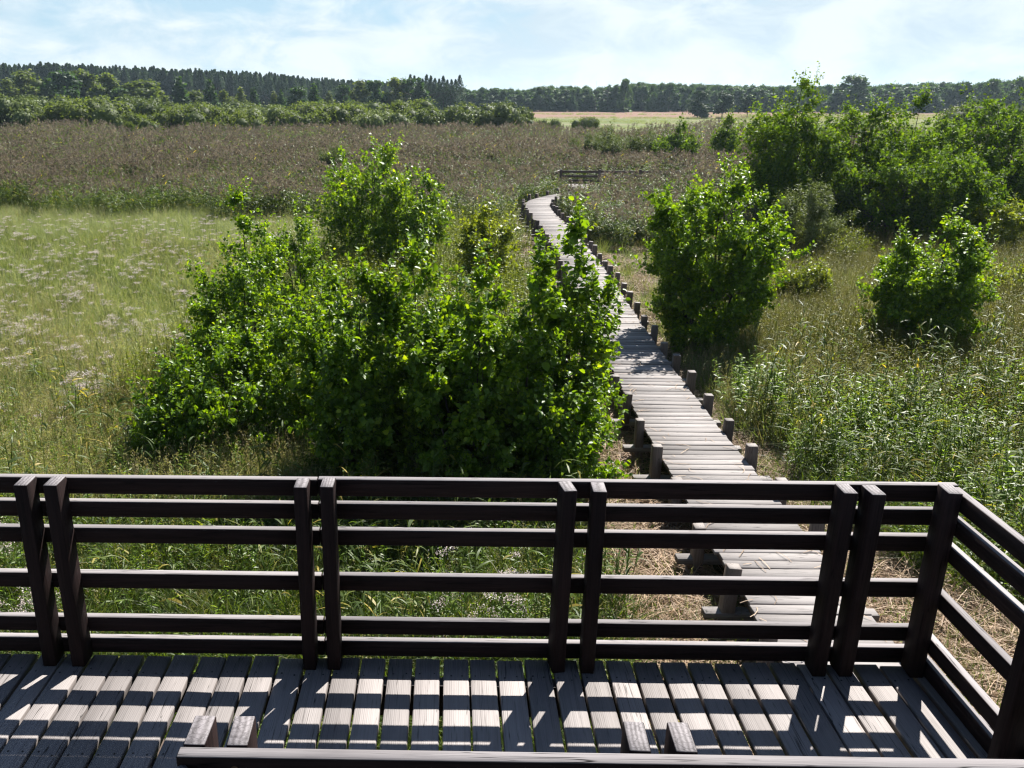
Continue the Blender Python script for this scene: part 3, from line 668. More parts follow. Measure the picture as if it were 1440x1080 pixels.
# ------------------------------------------------------------------ far trees (shared meshes, every one an object)
def far_crown(seed, kind, n=2600, leaf=.5):
    rng = np.random.default_rng(seed)
    if kind == "broad":           # unit height 1, width ~ .7
        nl = 16; z = rng.uniform(.28, .93, nl); rr = np.interp(z, [.2, .5, .8, 1], [.22, .26, .17, .03])*rng.uniform(.5, 1.05, nl); az = rng.uniform(0, 2*PI, nl)
        c = np.stack([rr*np.cos(az), rr*np.sin(az), z], -1); rad = rng.uniform(.09, .16, nl)
        k = rng.integers(0, nl, n); d = unit(rng.normal(0, 1, (n, 3))); pos = c[k]+d*(rad[k]*rng.uniform(.55, 1.1, n))[:, None]*np.array([1, 1, .9])
        nrm = unit(d+rng.normal(0, .5, (n, 3))+np.array([0, 0, .5]))
    elif kind == "full":          # crown down to the ground, edge of a wood
        nl = 20; z = rng.uniform(.10, .93, nl); rr = np.interp(z, [.05, .3, .6, .85, 1], [.20, .25, .22, .12, .02])*rng.uniform(.4, 1.05, nl); az = rng.uniform(0, 2*PI, nl)
        c = np.stack([rr*np.cos(az), rr*np.sin(az), z], -1); rad = rng.uniform(.07, .15, nl)
        k = rng.integers(0, nl, n); d = unit(rng.normal(0, 1, (n, 3))); pos = c[k]+d*(rad[k]*rng.uniform(.5, 1.15, n))[:, None]; pos[:, 2] = np.maximum(pos[:, 2], .01)
        nrm = unit(d+rng.normal(0, .5, (n, 3))+np.array([0, 0, .5]))
    elif kind == "dome":          # willow: to the ground, height 1, width ~1.7
        nl = 15; az = rng.uniform(0, 2*PI, nl); r0 = np.sqrt(rng.uniform(0, 1, nl))*.62
        z = np.sqrt(np.clip(1-(r0/.85)**2, .05, 1))*rng.uniform(.45, .78, nl)
        c = np.stack([r0*np.cos(az), r0*np.sin(az), z*.9], -1); rad = rng.uniform(.15, .32, nl)
        k = rng.integers(0, nl, n); d = unit(rng.normal(0, 1, (n, 3))+np.array([0, 0, .25])); pos = c[k]+d*(rad[k]*rng.uniform(.6, 1.12, n))[:, None]
        low = rng.uniform(0, 1, n) < .25; pos[low, 2] *= rng.uniform(.05, .8, low.sum())
        pos[:, 2] = np.maximum(pos[:, 2], .02); nrm = unit(d+rng.normal(0, .45, (n, 3))+np.array([0, 0, .3]))
    elif kind == "pine":
        z = np.where(rng.uniform(0, 1, n) < .3, rng.uniform(.03, .45, n), rng.uniform(.38, 1, n)**.9); wh = z-.03; rr = np.interp(z, [.02, .2, .5, .75, 1], [.10, .11, .13, .09, .004])*np.sqrt(rng.uniform(.1, 1, n)); az = rng.uniform(0, 2*PI, n)
        pos = np.stack([rr*np.cos(az), rr*np.sin(az), .4*z+.6*(wh+.03)-rr*.12], -1); nrm = unit(np.stack([np.cos(az)*.5, np.sin(az)*.5, rng.uniform(.3, 1, n)], -1)+rng.normal(0, .3, (n, 3)))
    else:                          # spruce / larch cone
        z = 1-np.sqrt(rng.uniform(0, 1, n))*.94; rr = (1.02-z)*.26*np.sqrt(rng.uniform(.15, 1, n))*rng.uniform(.7, 1.1, n); az = rng.uniform(0, 2*PI, n)
        pos = np.stack([rr*np.cos(az), rr*np.sin(az), z-rr*.25], -1); nrm = unit(np.stack([np.cos(az)*.6, np.sin(az)*.6, rng.uniform(.2, .9, n)], -1)+rng.normal(0, .35, (n, 3)))
    shade_core = None  # opaque lumps added inside the lobes to block light and darken the crowns
    if kind in ("full", "broad", "dome"):
        u_, v_ = np.meshgrid(np.linspace(0, 2*PI, 9)[:-1], np.linspace(.2, PI-.2, 6), indexing="ij")
        sp = np.stack([np.sin(v_)*np.cos(u_), np.sin(v_)*np.sin(u_), np.cos(v_)], -1).reshape(-1, 3)
        cv_ = (c[:, None]+sp[None]*(rad*.74)[:, None, None]); cv_[..., 2] = np.maximum(cv_[..., 2], .01)
        ii, jj = np.meshgrid(np.arange(8), np.arange(5), indexing="ij"); q_ = np.stack([ii*6+jj, ii*6+jj+1, ((ii+1) % 8)*6+jj+1, ((ii+1) % 8)*6+jj], -1).reshape(-1, 4)
        shade_core = (cv_.reshape(-1, 3), (q_[None]+np.arange(len(c))[:, None, None]*48).reshape(-1, 4))
    ax = unit(rng.normal(0, 1, (n, 3))+unit(pos-np.array([0, 0, .4]))*.6)
    V, Fc, T = leaves(pos, ax, nrm, leaf*rng.uniform(.6, 1.3, n), (LEAF_DIAMOND[0]*np.array([1, 1.25, 1]), LEAF_DIAMOND[1]), rng, np.clip(rng.normal(.45, .22, n), 0, 1))
    if shade_core is not None:
        Fc = [f for f in Fc if len(f)]+[shade_core[1]+len(V)]; V = np.concatenate([V, shade_core[0]]); T = np.concatenate([T, np.full(len(shade_core[0]), .1)])
    return V, Fc, T
def far_trunk(seed, r=.014, h=.8):
    rng = np.random.default_rng(seed); t = np.linspace(0, 1, 6)
    P = np.zeros((1, 6, 3)); P[0, :, 2] = t*h-.01; P[0, 1:, :2] = np.cumsum(rng.normal(0, .006, (5, 2)), 0)
    V, Q = tubes(P, r*(1-.8*t)[None], 6)
    Ps = []; 
    for q in range(7):
        a_ = rng.uniform(0, 2*PI); z0 = rng.uniform(.3, .65); e = np.array([math.cos(a_)*.2, math.sin(a_)*.2, .16])
        Ps.append(np.array([0, 0, z0])+e*np.linspace(0, 1, 4)[:, None])
    V2, Q2 = tubes(np.array(Ps), np.full((7, 4), r*.35), 4)
    return np.concatenate([V, V2]), np.concatenate([Q, Q2+len(V)])
FAR = {}
M["far_dark"] = leaf_mat("dark_far_leaf", [(0.0, G(.016, .036, .014)), (1.0, G(.04, .075, .022))], 0.2, (1.8, 1.8, .8), 0.6, 0.12, 0.3)
for kind, mats, n, leaf in (("broad", ["far_leaf", "far_olive", "far_dark"], 2600, .055), ("full", ["far_leaf", "far_olive", "far_dark"], 2600, .050), ("dome", ["willow", "far_olive"], 6500, .042), ("pine", ["needle"], 1700, .027), ("cone", ["far_leaf", "far_olive"], 1500, .055)):
    for mt in mats:
        for k in range(3):
            V, Fc, T = far_crown(31*k+len(kind)*7+len(mt), kind, n, leaf)
            tv, tq = far_trunk(k+5)
            FAR[(kind, mt, k)] = (mesh_np(kind+"_crown", V, Fc, M[mt], T), mesh_np(kind+"_trunk", tv, [tq], M["bark"], np.full(len(tv), .4)))
def far_tree(name, label, cat, px, Y, h, wf, kind, mt, k, group=None, parts=True, rot=None):
    d = RR*(px-CX)/F - UU*(150-CY)/F + _f
    x = d[0]*Y/d[1]
    r = bpy.data.objects.new(name, None); C.objects.link(r); r.location = (float(x), float(Y), 0)
    r.rotation_euler = (0, 0, RNG.uniform(0, 6.28) if rot is None else rot); r.scale = (h*wf, h*wf, h)
    tag(r, label, cat, group)
    cr, tr = FAR[(kind, mt, k)]
    obj("crown", cr, r)
    if kind != "dome": obj("trunk", tr, r)
    return r
def topY(px, y, Y): return height_at(px, y, Y)
# willow domes along the far side of the reeds
G1 = "willow thickets beyond the reed bed"
for q, (px, Y, top, wpx) in enumerate([(35, 100, 136, 118), (125, 99, 138, 124), (-70, 101, 139, 120), (80, 106, 150, 60), (205, 104, 138, 104), (203, 96, 155, 80), (172, 96, 162, 46), (272, 99, 147, 96), (318, 108, 144, 92), (338, 96, 156, 78), (385, 103, 147, 100),
      (436, 97, 153, 84), (412, 95, 166, 46), (482, 100, 146, 92), (530, 96, 152, 84), (562, 104, 143, 92), (160, 122, 134, 84), (255, 124, 141, 80), (350, 126, 143, 76), (440, 126, 143, 84), (505, 122, 140, 90), (590, 116, 141, 84), (70, 122, 133, 84)]):
    h = topY(px, top, Y); wd = width_at(wpx, Y)
    far_tree("willow_thicket", "rounded grey-green willow thicket in the long row along the far edge of the reeds", "shrub", px, Y, h*1.22, wd/(1.45*h*1.22), "dome", ["willow", "far_olive"][q % 2], q % 3, G1)
for (lab, px, Y, top, wpx) in [("large dark willow thicket ending the row in the middle of the far reed edge", 675, 96, 139, 116), ("willow thicket left of the largest one at the end of the row", 622, 98, 146, 84), ("lowest willow thicket closing the right end of the row", 724, 99, 146, 62),
      ("lone small olive bush out in the hay field, beyond the middle of the reeds", 828, 118, 163, 40), ("low pale bush at the hay field's left end beside the thickets", 772, 114, 165, 34), ("brownish willow dome behind the birches on the right", 1372, 95, 141, 100), ("grey willow dome peeping out beside the birch at the right edge", 1440, 100, 143, 60), ("tiny yellow-green sapling standing up from the far left reeds", 178, 88, 169, 18)]:
    h = topY(px, top, Y); wd = width_at(wpx, Y)
    far_tree("willow_thicket", lab, "shrub", px, Y, h*1.15, wd/(1.5*h*1.15), "dome", "far_olive" if "olive" in lab or "brown" in lab or "yellow" in lab else "willow", 1)
# trees between the thickets and the forest
G2 = "loose trees in front of the left forest"
for q, (px, Y, top, wpx, kind, mt) in enumerate([(10, 190, 112, 45, "broad", "far_olive"), (42, 195, 100, 50, "broad", "far_olive"), (70, 190, 108, 40, "cone", "far_leaf"), (95, 185, 98, 48, "broad", "far_leaf"), (125, 190, 100, 45, "broad", "far_olive"), (150, 185, 104, 45, "broad", "far_olive"),
      (172, 180, 122, 40, "broad", "far_leaf"), (200, 175, 114, 60, "broad", "far_olive"), (225, 190, 122, 40, "cone", "far_olive"), (255, 180, 106, 30, "cone", "far_leaf"), (275, 185, 128, 30, "broad", "far_olive"), (297, 178, 110, 26, "cone", "far_leaf"), (318, 185, 128, 28, "broad", "far_olive"), (340, 182, 122, 24, "cone", "far_olive"),
      (358, 185, 122, 22, "cone", "far_leaf"), (386, 186, 128, 20, "cone", "far_olive"), (396, 184, 126, 18, "cone", "far_leaf"), (418, 165, 122, 36, "broad", "far_leaf"), (442, 180, 116, 26, "cone", "far_leaf"), (463, 182, 128, 24, "cone", "far_olive"), (482, 190, 118, 30, "broad", "far_leaf"),
      (505, 195, 114, 34, "broad", "far_olive"), (530, 195, 112, 34, "broad", "far_leaf"), (552, 198, 110, 32, "broad", "far_olive"), (572, 200, 108, 34, "broad", "far_leaf"), (590, 195, 110, 36, "cone", "far_leaf")]):
    h = topY(px, top, Y); wd = width_at(wpx*(1.35 if kind == "broad" else 1.5), Y)
    kind = "full" if kind == "broad" else kind
    lab = {"cone": "narrow pointed tree standing between the willow row and the left forest", "full": "rounded broadleaf tree standing between the willow row and the left forest"}[kind] + (" with olive leaves" if mt == "far_olive" else " with dark leaves")
    far_tree("pointed_tree" if kind == "cone" else "broadleaf_tree", lab, "tree", px, Y, h, wd/((.52 if kind == "cone" else .72)*h), kind, mt, q % 3, G2)
# right hand tree line behind the hay field, front row as single trees
G3 = "tree line beyond the hay field"
rg = np.random.default_rng(33)
px = 655.0; q = 0
while px < 1475:
    base_top = np.interp(px, [650, 745, 760, 800, 860, 880, 905, 960, 1060, 1130, 1230, 1300, 1380, 1440, 1480], [124, 124, 121, 121, 122, 116, 116, 117, 121, 122, 122, 115, 116, 112, 112])
    Y = 285+rg.uniform(-6, 10); h = topY(px, base_top+rg.triangular(-4, 3, 14), Y); wpx = rg.uniform(16, 38)
    kind = "full" if rg.uniform() < .72 else "cone"
    far_tree("broadleaf_tree" if kind == "full" else "pointed_tree", "dark tree in the closed tree line beyond the hay field on the right" if px > 750 else "dark tree in the closed tree line behind the willow row", "tree", px, Y, h, width_at(wpx, Y)/((.68 if kind == "full" else .40)*h), kind, "far_leaf", q % 3, G3)
    px += rg.uniform(7, 14); q += 1
for (lab, px, Y, top, wpx, kind) in [("tall rounded tree rising above the far right tree line", 1197, 268, 104, 52, "broad"), ("lower tree leaning on the left of the tall rounded one in the right tree line", 1180, 270, 120, 44, "broad"), ("dark lone tree in the hay field, leftmost of the three free-standing ones", 982, 205, 127, 32, "broad"),
      ("middle one of the three free-standing trees in the hay field", 1017, 208, 131, 34, "broad"), ("rightmost of the three free-standing trees in the hay field", 1052, 212, 133, 26, "broad"), ("rounded tree above the tree line near the right edge", 1390, 262, 112, 28, "broad"), ("tree crown above the tree line at the right edge", 1432, 250, 110, 34, "broad"),
      ("tree with an open crown sticking out of the tree line right of the bare tops", 877, 275, 112, 18, "broad")]:
    h = topY(px, top, Y); wd = width_at(wpx, Y)
    far_tree("broadleaf_tree", lab, "tree", px, Y, h, wd/(.66*h), "full" if "leftmost" in lab or "tall rounded" in lab or "leaning" in lab else kind, "far_dark" if "free-standing" in lab else "far_leaf", len(lab) % 3)
# dark block of pines in the middle
G4 = "pines in the dark block in the middle of the horizon"
for q, px in enumerate(np.linspace(560, 646, 16)):
    Y = 232+rg.uniform(-6, 8); top = 107+rg.uniform(-2, 6)+(4 if px < 575 else 0)
    far_tree("pine_tree", "dark pine in the tall block of trees in the middle of the horizon", "tree", px, Y, topY(px, top, Y), 1.3, "pine", "needle", q % 3, G4)
# two bare dead tops
for px in (838, 856):
    Y = 280; h = topY(px, 113 if px == 838 else 114, Y); d = RR*(px-CX)/F - UU*(130-CY)/F + _f
    tv, tq = far_trunk(int(px), .010, 1.0)
    o = tag(obj("dead_tree", mesh_np("dead_tree", tv*h*np.array([.8, .8, 1]), [tq], M["bark"], np.full(len(tv), .5)), loc=(d[0]*Y/d[1], Y, 0)), "bare dead tree top above the far tree line, " + ("left" if px == 838 else "right") + " one of two", "tree")

# ------------------------------------------------------------------ scattered plant cover
def scatter(name, label, cat, pts, rotz, scale, metas, idx, tilt=None, kind="stuff"):
    """one cover object: copies of a few tufts set on points by geometry nodes"""
    col_ = bpy.data.collections.new(name+"_tufts")
    for k, me in enumerate(metas):
        o = bpy.data.objects.new("%s_tuft_%02d" % (name, k), me); col_.objects.link(o)
    me = bpy.data.meshes.new(name); me.vertices.add(len(pts)); me.vertices.foreach_set("co", np.asarray(pts, np.float32).ravel())
    rot = np.zeros((len(pts), 3), np.float32); rot[:, 2] = rotz
    if tilt is not None: rot[:, :2] = tilt
    for k, typ, arr in (("rot", "FLOAT_VECTOR", rot), ("scl", "FLOAT_VECTOR", scale if np.ndim(scale) == 2 else np.repeat(np.asarray(scale)[:, None], 3, 1)), ("idx", "INT", idx)):
        a_ = me.attributes.new(k, typ, "POINT")
        if typ == "INT": a_.data.foreach_set("value", np.asarray(arr, np.int32))
        else: a_.data.foreach_set("vector", np.asarray(arr, np.float32).ravel())
    o = obj(name, me); tag(o, label, cat, kind=kind)
    ng = bpy.data.node_groups.new(name+"_cover", "GeometryNodeTree")
    ng.interface.new_socket("Geometry", in_out="INPUT", socket_type="NodeSocketGeometry"); ng.interface.new_socket("Geometry", in_out="OUTPUT", socket_type="NodeSocketGeometry")
    gi = ng.nodes.new("NodeGroupInput"); go = ng.nodes.new("NodeGroupOutput"); ip = ng.nodes.new("GeometryNodeInstanceOnPoints"); ci = ng.nodes.new("GeometryNodeCollectionInfo")
    ci.inputs["Collection"].default_value = col_; ci.inputs["Separate Children"].default_value = True; ci.inputs["Reset Children"].default_value = True
    ip.inputs["Pick Instance"].default_value = True
    def at_(nm, typ):
        n = ng.nodes.new("GeometryNodeInputNamedAttribute"); n.data_type = typ; n.inputs["Name"].default_value = nm; return n.outputs["Attribute"]
    ln = ng.links.new
    ln(gi.outputs[0], ip.inputs["Points"]); ln(ci.outputs[0], ip.inputs["Instance"]); ln(at_("idx", "INT"), ip.inputs["Instance Index"])
    ln(at_("rot", "FLOAT_VECTOR"), ip.inputs["Rotation"]); ln(at_("scl", "FLOAT_VECTOR"), ip.inputs["Scale"]); ln(ip.outputs[0], go.inputs[0])
    md = o.modifiers.new("cover", "NODES"); md.node_group = ng
    return o
class Tuft:
    def __init__(s): s.V = []; s.F4 = []; s.F3 = []; s.t = []; s.m4 = []; s.m3 = []; s.n = 0
    def add(s, V, F, T, mat=0):
        for f in (F if isinstance(F, list) else [F]):
            if len(f) == 0: continue
            if f.shape[1] == 4: s.F4.append(f+s.n); s.m4.append(np.full(len(f), mat))
            else: s.F3.append(f+s.n); s.m3.append(np.full(len(f), mat))
        s.V.append(V); s.t.append(T); s.n += len(V); return s
    def mesh(s, name, mats):
        fs, ms = [], []
        if s.F4: fs.append(np.concatenate(s.F4)); ms.append(np.concatenate(s.m4))
        if s.F3: fs.append(np.concatenate(s.F3)); ms.append(np.concatenate(s.m3))
        return mesh_np(name, np.concatenate(s.V), fs, mats, np.concatenate(s.t), np.concatenate(ms))
def blades(rng, n, h, spread, wid, bend=.5, seg=4, base_up=0.0, tint=None, lean=None):
    """n grass blades as tapering strips"""
    r = np.sqrt(rng.uniform(0, 1, n))*spread; a_ = rng.uniform(0, 2*PI, n); b0 = np.stack([r*np.cos(a_), r*np.sin(a_), np.full(n, base_up-.02)], -1)
    L_ = h*rng.uniform(.55, 1.1, n); d = a_+rng.normal(0, 1.2, n); bd = bend*rng.uniform(.3, 1.4, n); t = np.linspace(0, 1, seg+1)
    hor = L_[:, None]*(bd[:, None]*(.25*t+.75*t**2)); ver = L_[:, None]*(t-.38*np.minimum(bd, 1.5)[:, None]*t**2.4)
    P = np.stack([b0[:, :1]+np.cos(d)[:, None]*hor, b0[:, 1:2]+np.sin(d)[:, None]*hor, b0[:, 2:]+ver], -1)
    if lean is not None: P[..., 0] += lean[0]*ver; P[..., 1] += lean[1]*ver
    tw = rng.uniform(-1.2, 1.2, n)
    S_ = np.stack([-np.sin(d+tw), np.cos(d+tw), 0*d], -1)
    wv = wid*rng.uniform(.7, 1.3, n)[:, None]*np.interp(t, [0, .3, 1], [.7, 1, .06])[None]
    V = np.stack([P-S_[:, None]*wv[..., None]/2, P+S_[:, None]*wv[..., None]/2], 2)   # n,seg+1,2,3
    b_ = np.arange(n)[:, None]*(seg+1)*2+np.arange(seg)[None]*2
    Q = np.stack([b_, b_+1, b_+3, b_+2], -1).reshape(-1, 4)
    ti = np.clip(rng.normal(.45, .2, n), 0, 1) if tint is None else tint
    return V.reshape(-1, 3), Q, np.repeat(ti, (seg+1)*2)
def grass_tufts(seed, n, mats, nb=26, h=.6, spread=.16, wid=.006, bend=.5, seg=3, heads=0, lean=None):
    out = []
    for k in range(n):
        rng = np.random.default_rng(seed+k); T = Tuft().add(*blades(rng, nb, h, spread, wid, bend, seg, lean=lean))
        if heads:
            V, Q, ti = blades(rng, heads, h*1.25, spread, wid*.5, bend*.5, 3, tint=np.full(heads, .95)); T.add(V, Q, ti)
            tip = V.reshape(heads, 4, 2, 3)[:, -1].mean(1); m_ = 9; c = np.repeat(tip, m_, 0)
            u = np.tile(np.linspace(0, 1, m_), heads)[:, None]; c = c+np.array([0, 0, -.11])*u+rng.normal(0, .008, c.shape)
            ax = unit(rng.normal(0, .6, c.shape)+np.array([0, 0, .8])); T.add(*leaves(c, ax, rng.normal(0, 1, c.shape), np.full(len(c), .03), LEAF_NARROW, rng, np.full(len(c), .97)))
        out.append(T.mesh("tuft", mats))
    return out
def reed_tufts(seed, n, ns=7, h=2.0, plume=True, spread=.38, leafn=9, wid=.026, plen=.22):
    out = []
    for k in range(n):
        rng = np.random.default_rng(seed+k); T = Tuft()
        r = np.sqrt(rng.uniform(0, 1, ns))*spread; a_ = rng.uniform(0, 2*PI, ns); hh = h*rng.uniform(.78, 1.05, ns)
        top = np.stack([r*np.cos(a_)+rng.normal(0, .10, ns), r*np.sin(a_)+rng.normal(0, .10, ns), hh], -1); bot = np.stack([r*np.cos(a_), r*np.sin(a_), 0*r-.02], -1)
        t = np.linspace(0, 1, 4)[None, :, None]; P = bot[:, None]*(1-t)+top[:, None]*t
        V, Q = tubes(P, np.full((ns, 4), .005), 3); T.add(V, Q, np.full(len(V), .55))
        # leaves: arching strips from the stem
        nl = ns*leafn; si = np.repeat(np.arange(ns), leafn); u = np.tile(np.linspace(.25, .95, leafn), ns)+rng.uniform(-.04, .04, nl)
        b0 = bot[si]*(1-u)[:, None]+top[si]*u[:, None]; d = rng.uniform(0, 2*PI, nl); L_ = rng.uniform(.35, .62, nl)*h/2; sg = 3; tt = np.linspace(0, 1, sg+1)
        e0 = rng.uniform(.35, 1.0, nl)
        hor = L_[:, None]*tt*np.cos(e0)[:, None]; ver = L_[:, None]*(np.sin(e0)[:, None]*tt-.62*rng.uniform(.4, 1.3, nl)[:, None]*tt**2)
        PP = np.stack([b0[:, :1]+np.cos(d)[:, None]*hor, b0[:, 1:2]+np.sin(d)[:, None]*hor, b0[:, 2:]+ver], -1)
        S_ = np.stack([-np.sin(d), np.cos(d), rng.normal(0, .4, nl)], -1); wv = wid*np.interp(tt, [0, .25, 1], [.6, 1, .05])[None]*rng.uniform(.7, 1.3, nl)[:, None]
        V = np.stack([PP-S_[:, None]*wv[..., None]/2, PP+S_[:, None]*wv[..., None]/2], 2); b_ = np.arange(nl)[:, None]*(sg+1)*2+np.arange(sg)[None]*2
        T.add(V.reshape(-1, 3), np.stack([b_, b_+1, b_+3, b_+2], -1).reshape(-1, 4), np.repeat(np.clip(rng.normal(.42, .30, nl), 0, 1), (sg+1)*2))
        if plume:
            m_ = 14; si = np.repeat(np.arange(ns), m_); u = rng.uniform(0, 1, ns*m_); side = rng.uniform(0, 2*PI, ns)[si]
            c = top[si]+np.stack([np.cos(side)*u*.10, np.sin(side)*u*.10, plen*u-.03], -1)+rng.normal(0, 1, (ns*m_, 3))*np.array([.035, .035, .02])*(1-.6*u)[:, None]
            ax = unit(np.stack([np.cos(side)*.7, np.sin(side)*.7, .6+0*side], -1)+rng.normal(0, .5, c.shape))
            T.add(*leaves(c, ax, rng.normal(0, 1, c.shape), rng.uniform(.08, .17, len(c)), LEAF_NARROW, rng, np.clip(rng.normal(.5, .22, len(c)), 0, 1)), 1)
        out.append(T.mesh("reed_tuft", [M["reed_leaf"], M["plume"]]))
    return out
def herb_tufts(seed, n, mat, ns=6, h=.9, spread=.18, leafn=14, leaf=.08, tpl=LEAF_NARROW, flower=None, fl_n=0):
    out = []
    for k in range(n):
        rng = np.random.default_rng(seed+k); T = Tuft()
        r = np.sqrt(rng.uniform(0, 1, ns))*spread; a_ = rng.uniform(0, 2*PI, ns); hh = h*rng.uniform(.65, 1.1, ns)
        bot = np.stack([r*np.cos(a_), r*np.sin(a_), 0*r-.02], -1); top = np.stack([r*np.cos(a_)*1.5+rng.normal(0, .07, ns), r*np.sin(a_)*1.5+rng.normal(0, .07, ns), hh], -1)
        t = np.linspace(0, 1, 4)[None, :, None]; V, Q = tubes(bot[:, None]*(1-t)+top[:, None]*t, np.full((ns, 4), .0035), 3); T.add(V, Q, np.full(len(V), .4))
        nl = ns*leafn; si = np.repeat(np.arange(ns), leafn); u = np.tile(np.linspace(.12, 1, leafn), ns)
        b0 = bot[si]*(1-u)[:, None]+top[si]*u[:, None]; d = rng.uniform(0, 2*PI, nl)
        ax = unit(np.stack([np.cos(d), np.sin(d), rng.uniform(-.1, .9, nl)], -1)); nr = unit(np.array([0, 0, 1.0])+rng.normal(0, .35, (nl, 3)))
        T.add(*leaves(b0, ax, nr, leaf*rng.uniform(.6, 1.25, nl)*(1.15-.5*u), tpl, rng, np.clip(rng.normal(.45, .2, nl)+.15*(u-.5), 0, 1)))
        mats = [mat]
        if flower:
            mats.append(flower); fi = rng.choice(ns, min(fl_n, ns), replace=False); m_ = 46
            c = np.repeat(top[fi], m_, 0)+np.stack([rng.normal(0, .042, len(fi)*m_), rng.normal(0, .042, len(fi)*m_), .02+rng.normal(0, .012, len(fi)*m_)], -1)
            T.add(*leaves(c, unit(rng.normal(0, 1, c.shape)+np.array([0, 0, .5])), unit(rng.normal(0, .6, c.shape)+np.array([0, 0, 1])), rng.uniform(.012, .024, len(c)), LEAF_DIAMOND, rng), 1)
        out.append(T.mesh("herb_tuft", mats))
    return out
def straw_tufts(seed, n, nb=46, L_=.42, spread=.30):
    out = []
    for k in range(n):
        rng = np.random.default_rng(seed+k)
        c = np.stack([rng.normal(0, spread*.6, nb), rng.normal(0, spread*.6, nb), rng.uniform(.0, .13, nb)], -1); d = rng.normal(rng.uniform(0, PI), .75, nb); ll = L_*rng.uniform(.5, 1.3, nb)
        t = np.linspace(-.5, .5, 4); hor = ll[:, None]*t; P = np.stack([c[:, :1]+np.cos(d)[:, None]*hor, c[:, 1:2]+np.sin(d)[:, None]*hor, c[:, 2:]+.05-ll[:, None]*.25*t**2+rng.normal(0, .12, nb)[:, None]*hor], -1)
        S_ = np.stack([-np.sin(d), np.cos(d), rng.normal(0, .5, nb)], -1)*.0065; V = np.stack([P-S_[:, None]/2, P+S_[:, None]/2], 2); b_ = np.arange(nb)[:, None]*8+np.arange(3)[None]*2
        out.append(Tuft().add(V.reshape(-1, 3), np.stack([b_, b_+1, b_+3, b_+2], -1).reshape(-1, 4), np.repeat(rng.uniform(0, 1, nb), 8)).mesh("straw_tuft", [M["straw"]]))
    return out
def noise2(x, y, s, seed=0):
    """smooth value noise for patchiness"""
    rng = np.random.default_rng(seed); out = 0
    for k in range(5):
        a_ = rng.uniform(0, 2*PI); f = s*rng.uniform(.6, 1.8); out = out+np.sin((x*math.cos(a_)+y*math.sin(a_))*f+rng.uniform(0, 6))
    return out/5
def field(seed, n, x0, x1, y0, y1, pred=None, persp=False):
    rng = np.random.default_rng(seed)
    if persp: y = 1/rng.uniform(1/y1, 1/y0, n)
    else: y = rng.uniform(y0, y1, n)
    x = rng.uniform(0, 1, n)
    if persp: xa, xb = np.maximum(x0, -.58*y-4), np.minimum(x1, .76*y+4); x = xa+(xb-xa)*x
    else: x = x0+(x1-x0)*x
    if pred is not None:
        k = pred(x, y); x, y = x[k], y[k]
    return x, y, rng
def lay(name, label, cat, seed, n, box, pred, metas, smin, smax, persp=False, tilt=.08, zscale=None, choose=None):
    x, y, rng = field(seed, n, *box, pred=pred, persp=persp)
    k = len(x); s = rng.uniform(smin, smax, k)
    sv = np.repeat(s[:, None], 3, 1)
    if zscale is not None: sv = sv*zscale(x, y)[:, None]
    idx = rng.integers(0, len(metas), k) if choose is None else choose(x, y, rng)
    return scatter(name, label, cat, np.stack([x, y, 0*x], -1), rng.uniform(0, 2*PI, k), sv, metas, idx, rng.normal(0, tilt, (k, 2)))
offp = lambda d: (lambda x, y: path_dist(x, y) > d)

# reed bed
def reed_front(x): return np.interp(x, [-60, -22, -14, -8, -2, 1.5, 3, 4.8, 5.2, 8, 11, 12, 16, 40], [39, 38, 37, 36.5, 35, 35, 37.5, 41, 31, 30.5, 31.5, 42, 44, 46])+2.2*noise2(x, x*.3, .9, 4)+1.2*noise2(x, x*.2, 2.6, 14)
def plat(x, y): return (x > 5.4)*(x < 12.6)*(y > 44.9)*(y < 48.4)
def reed_ok(x, y): return (y > reed_front(x)+np.where(x < 3, 1, 0)*np.abs(np.random.default_rng(8).normal(0, 3.5, np.shape(x)))*(np.random.default_rng(9).uniform(0, 1, np.shape(x)) < .6))*(path_dist(x, y) > 1.15)*(1-plat(x, y)) > 0
rA = reed_tufts(10, 5, 6, 1.75, True, .42, 7, .045); rB = reed_tufts(20, 4, 6, 1.6, False, .42, 8, .045) 
def reed_choose(x, y, rng):
    green = .24+np.clip((52-y)/50, 0, .3)+.25*noise2(x, y, .25, 9)+np.where((x > -4)*(x < 13)*(y < 45), .22, 0)
    return np.where(rng.uniform(0, 1, len(x)) < green, 5+rng.integers(0, 4, len(x)), rng.integers(0, 5, len(x)))
lay("reed_bed", "wide bed of brown-plumed reeds filling the middle distance", "reeds", 1, 30000, (-68, 68, 30, 96), reed_ok, rA+rB, .85, 1.15, True, .05, lambda x, y: np.interp(y, [30, 40, 55, 80], [.62, .72, .95, 1.05])*(1+.24*noise2(x, y, .7, 31)+.16*noise2(x, y, .2, 32)), reed_choose)
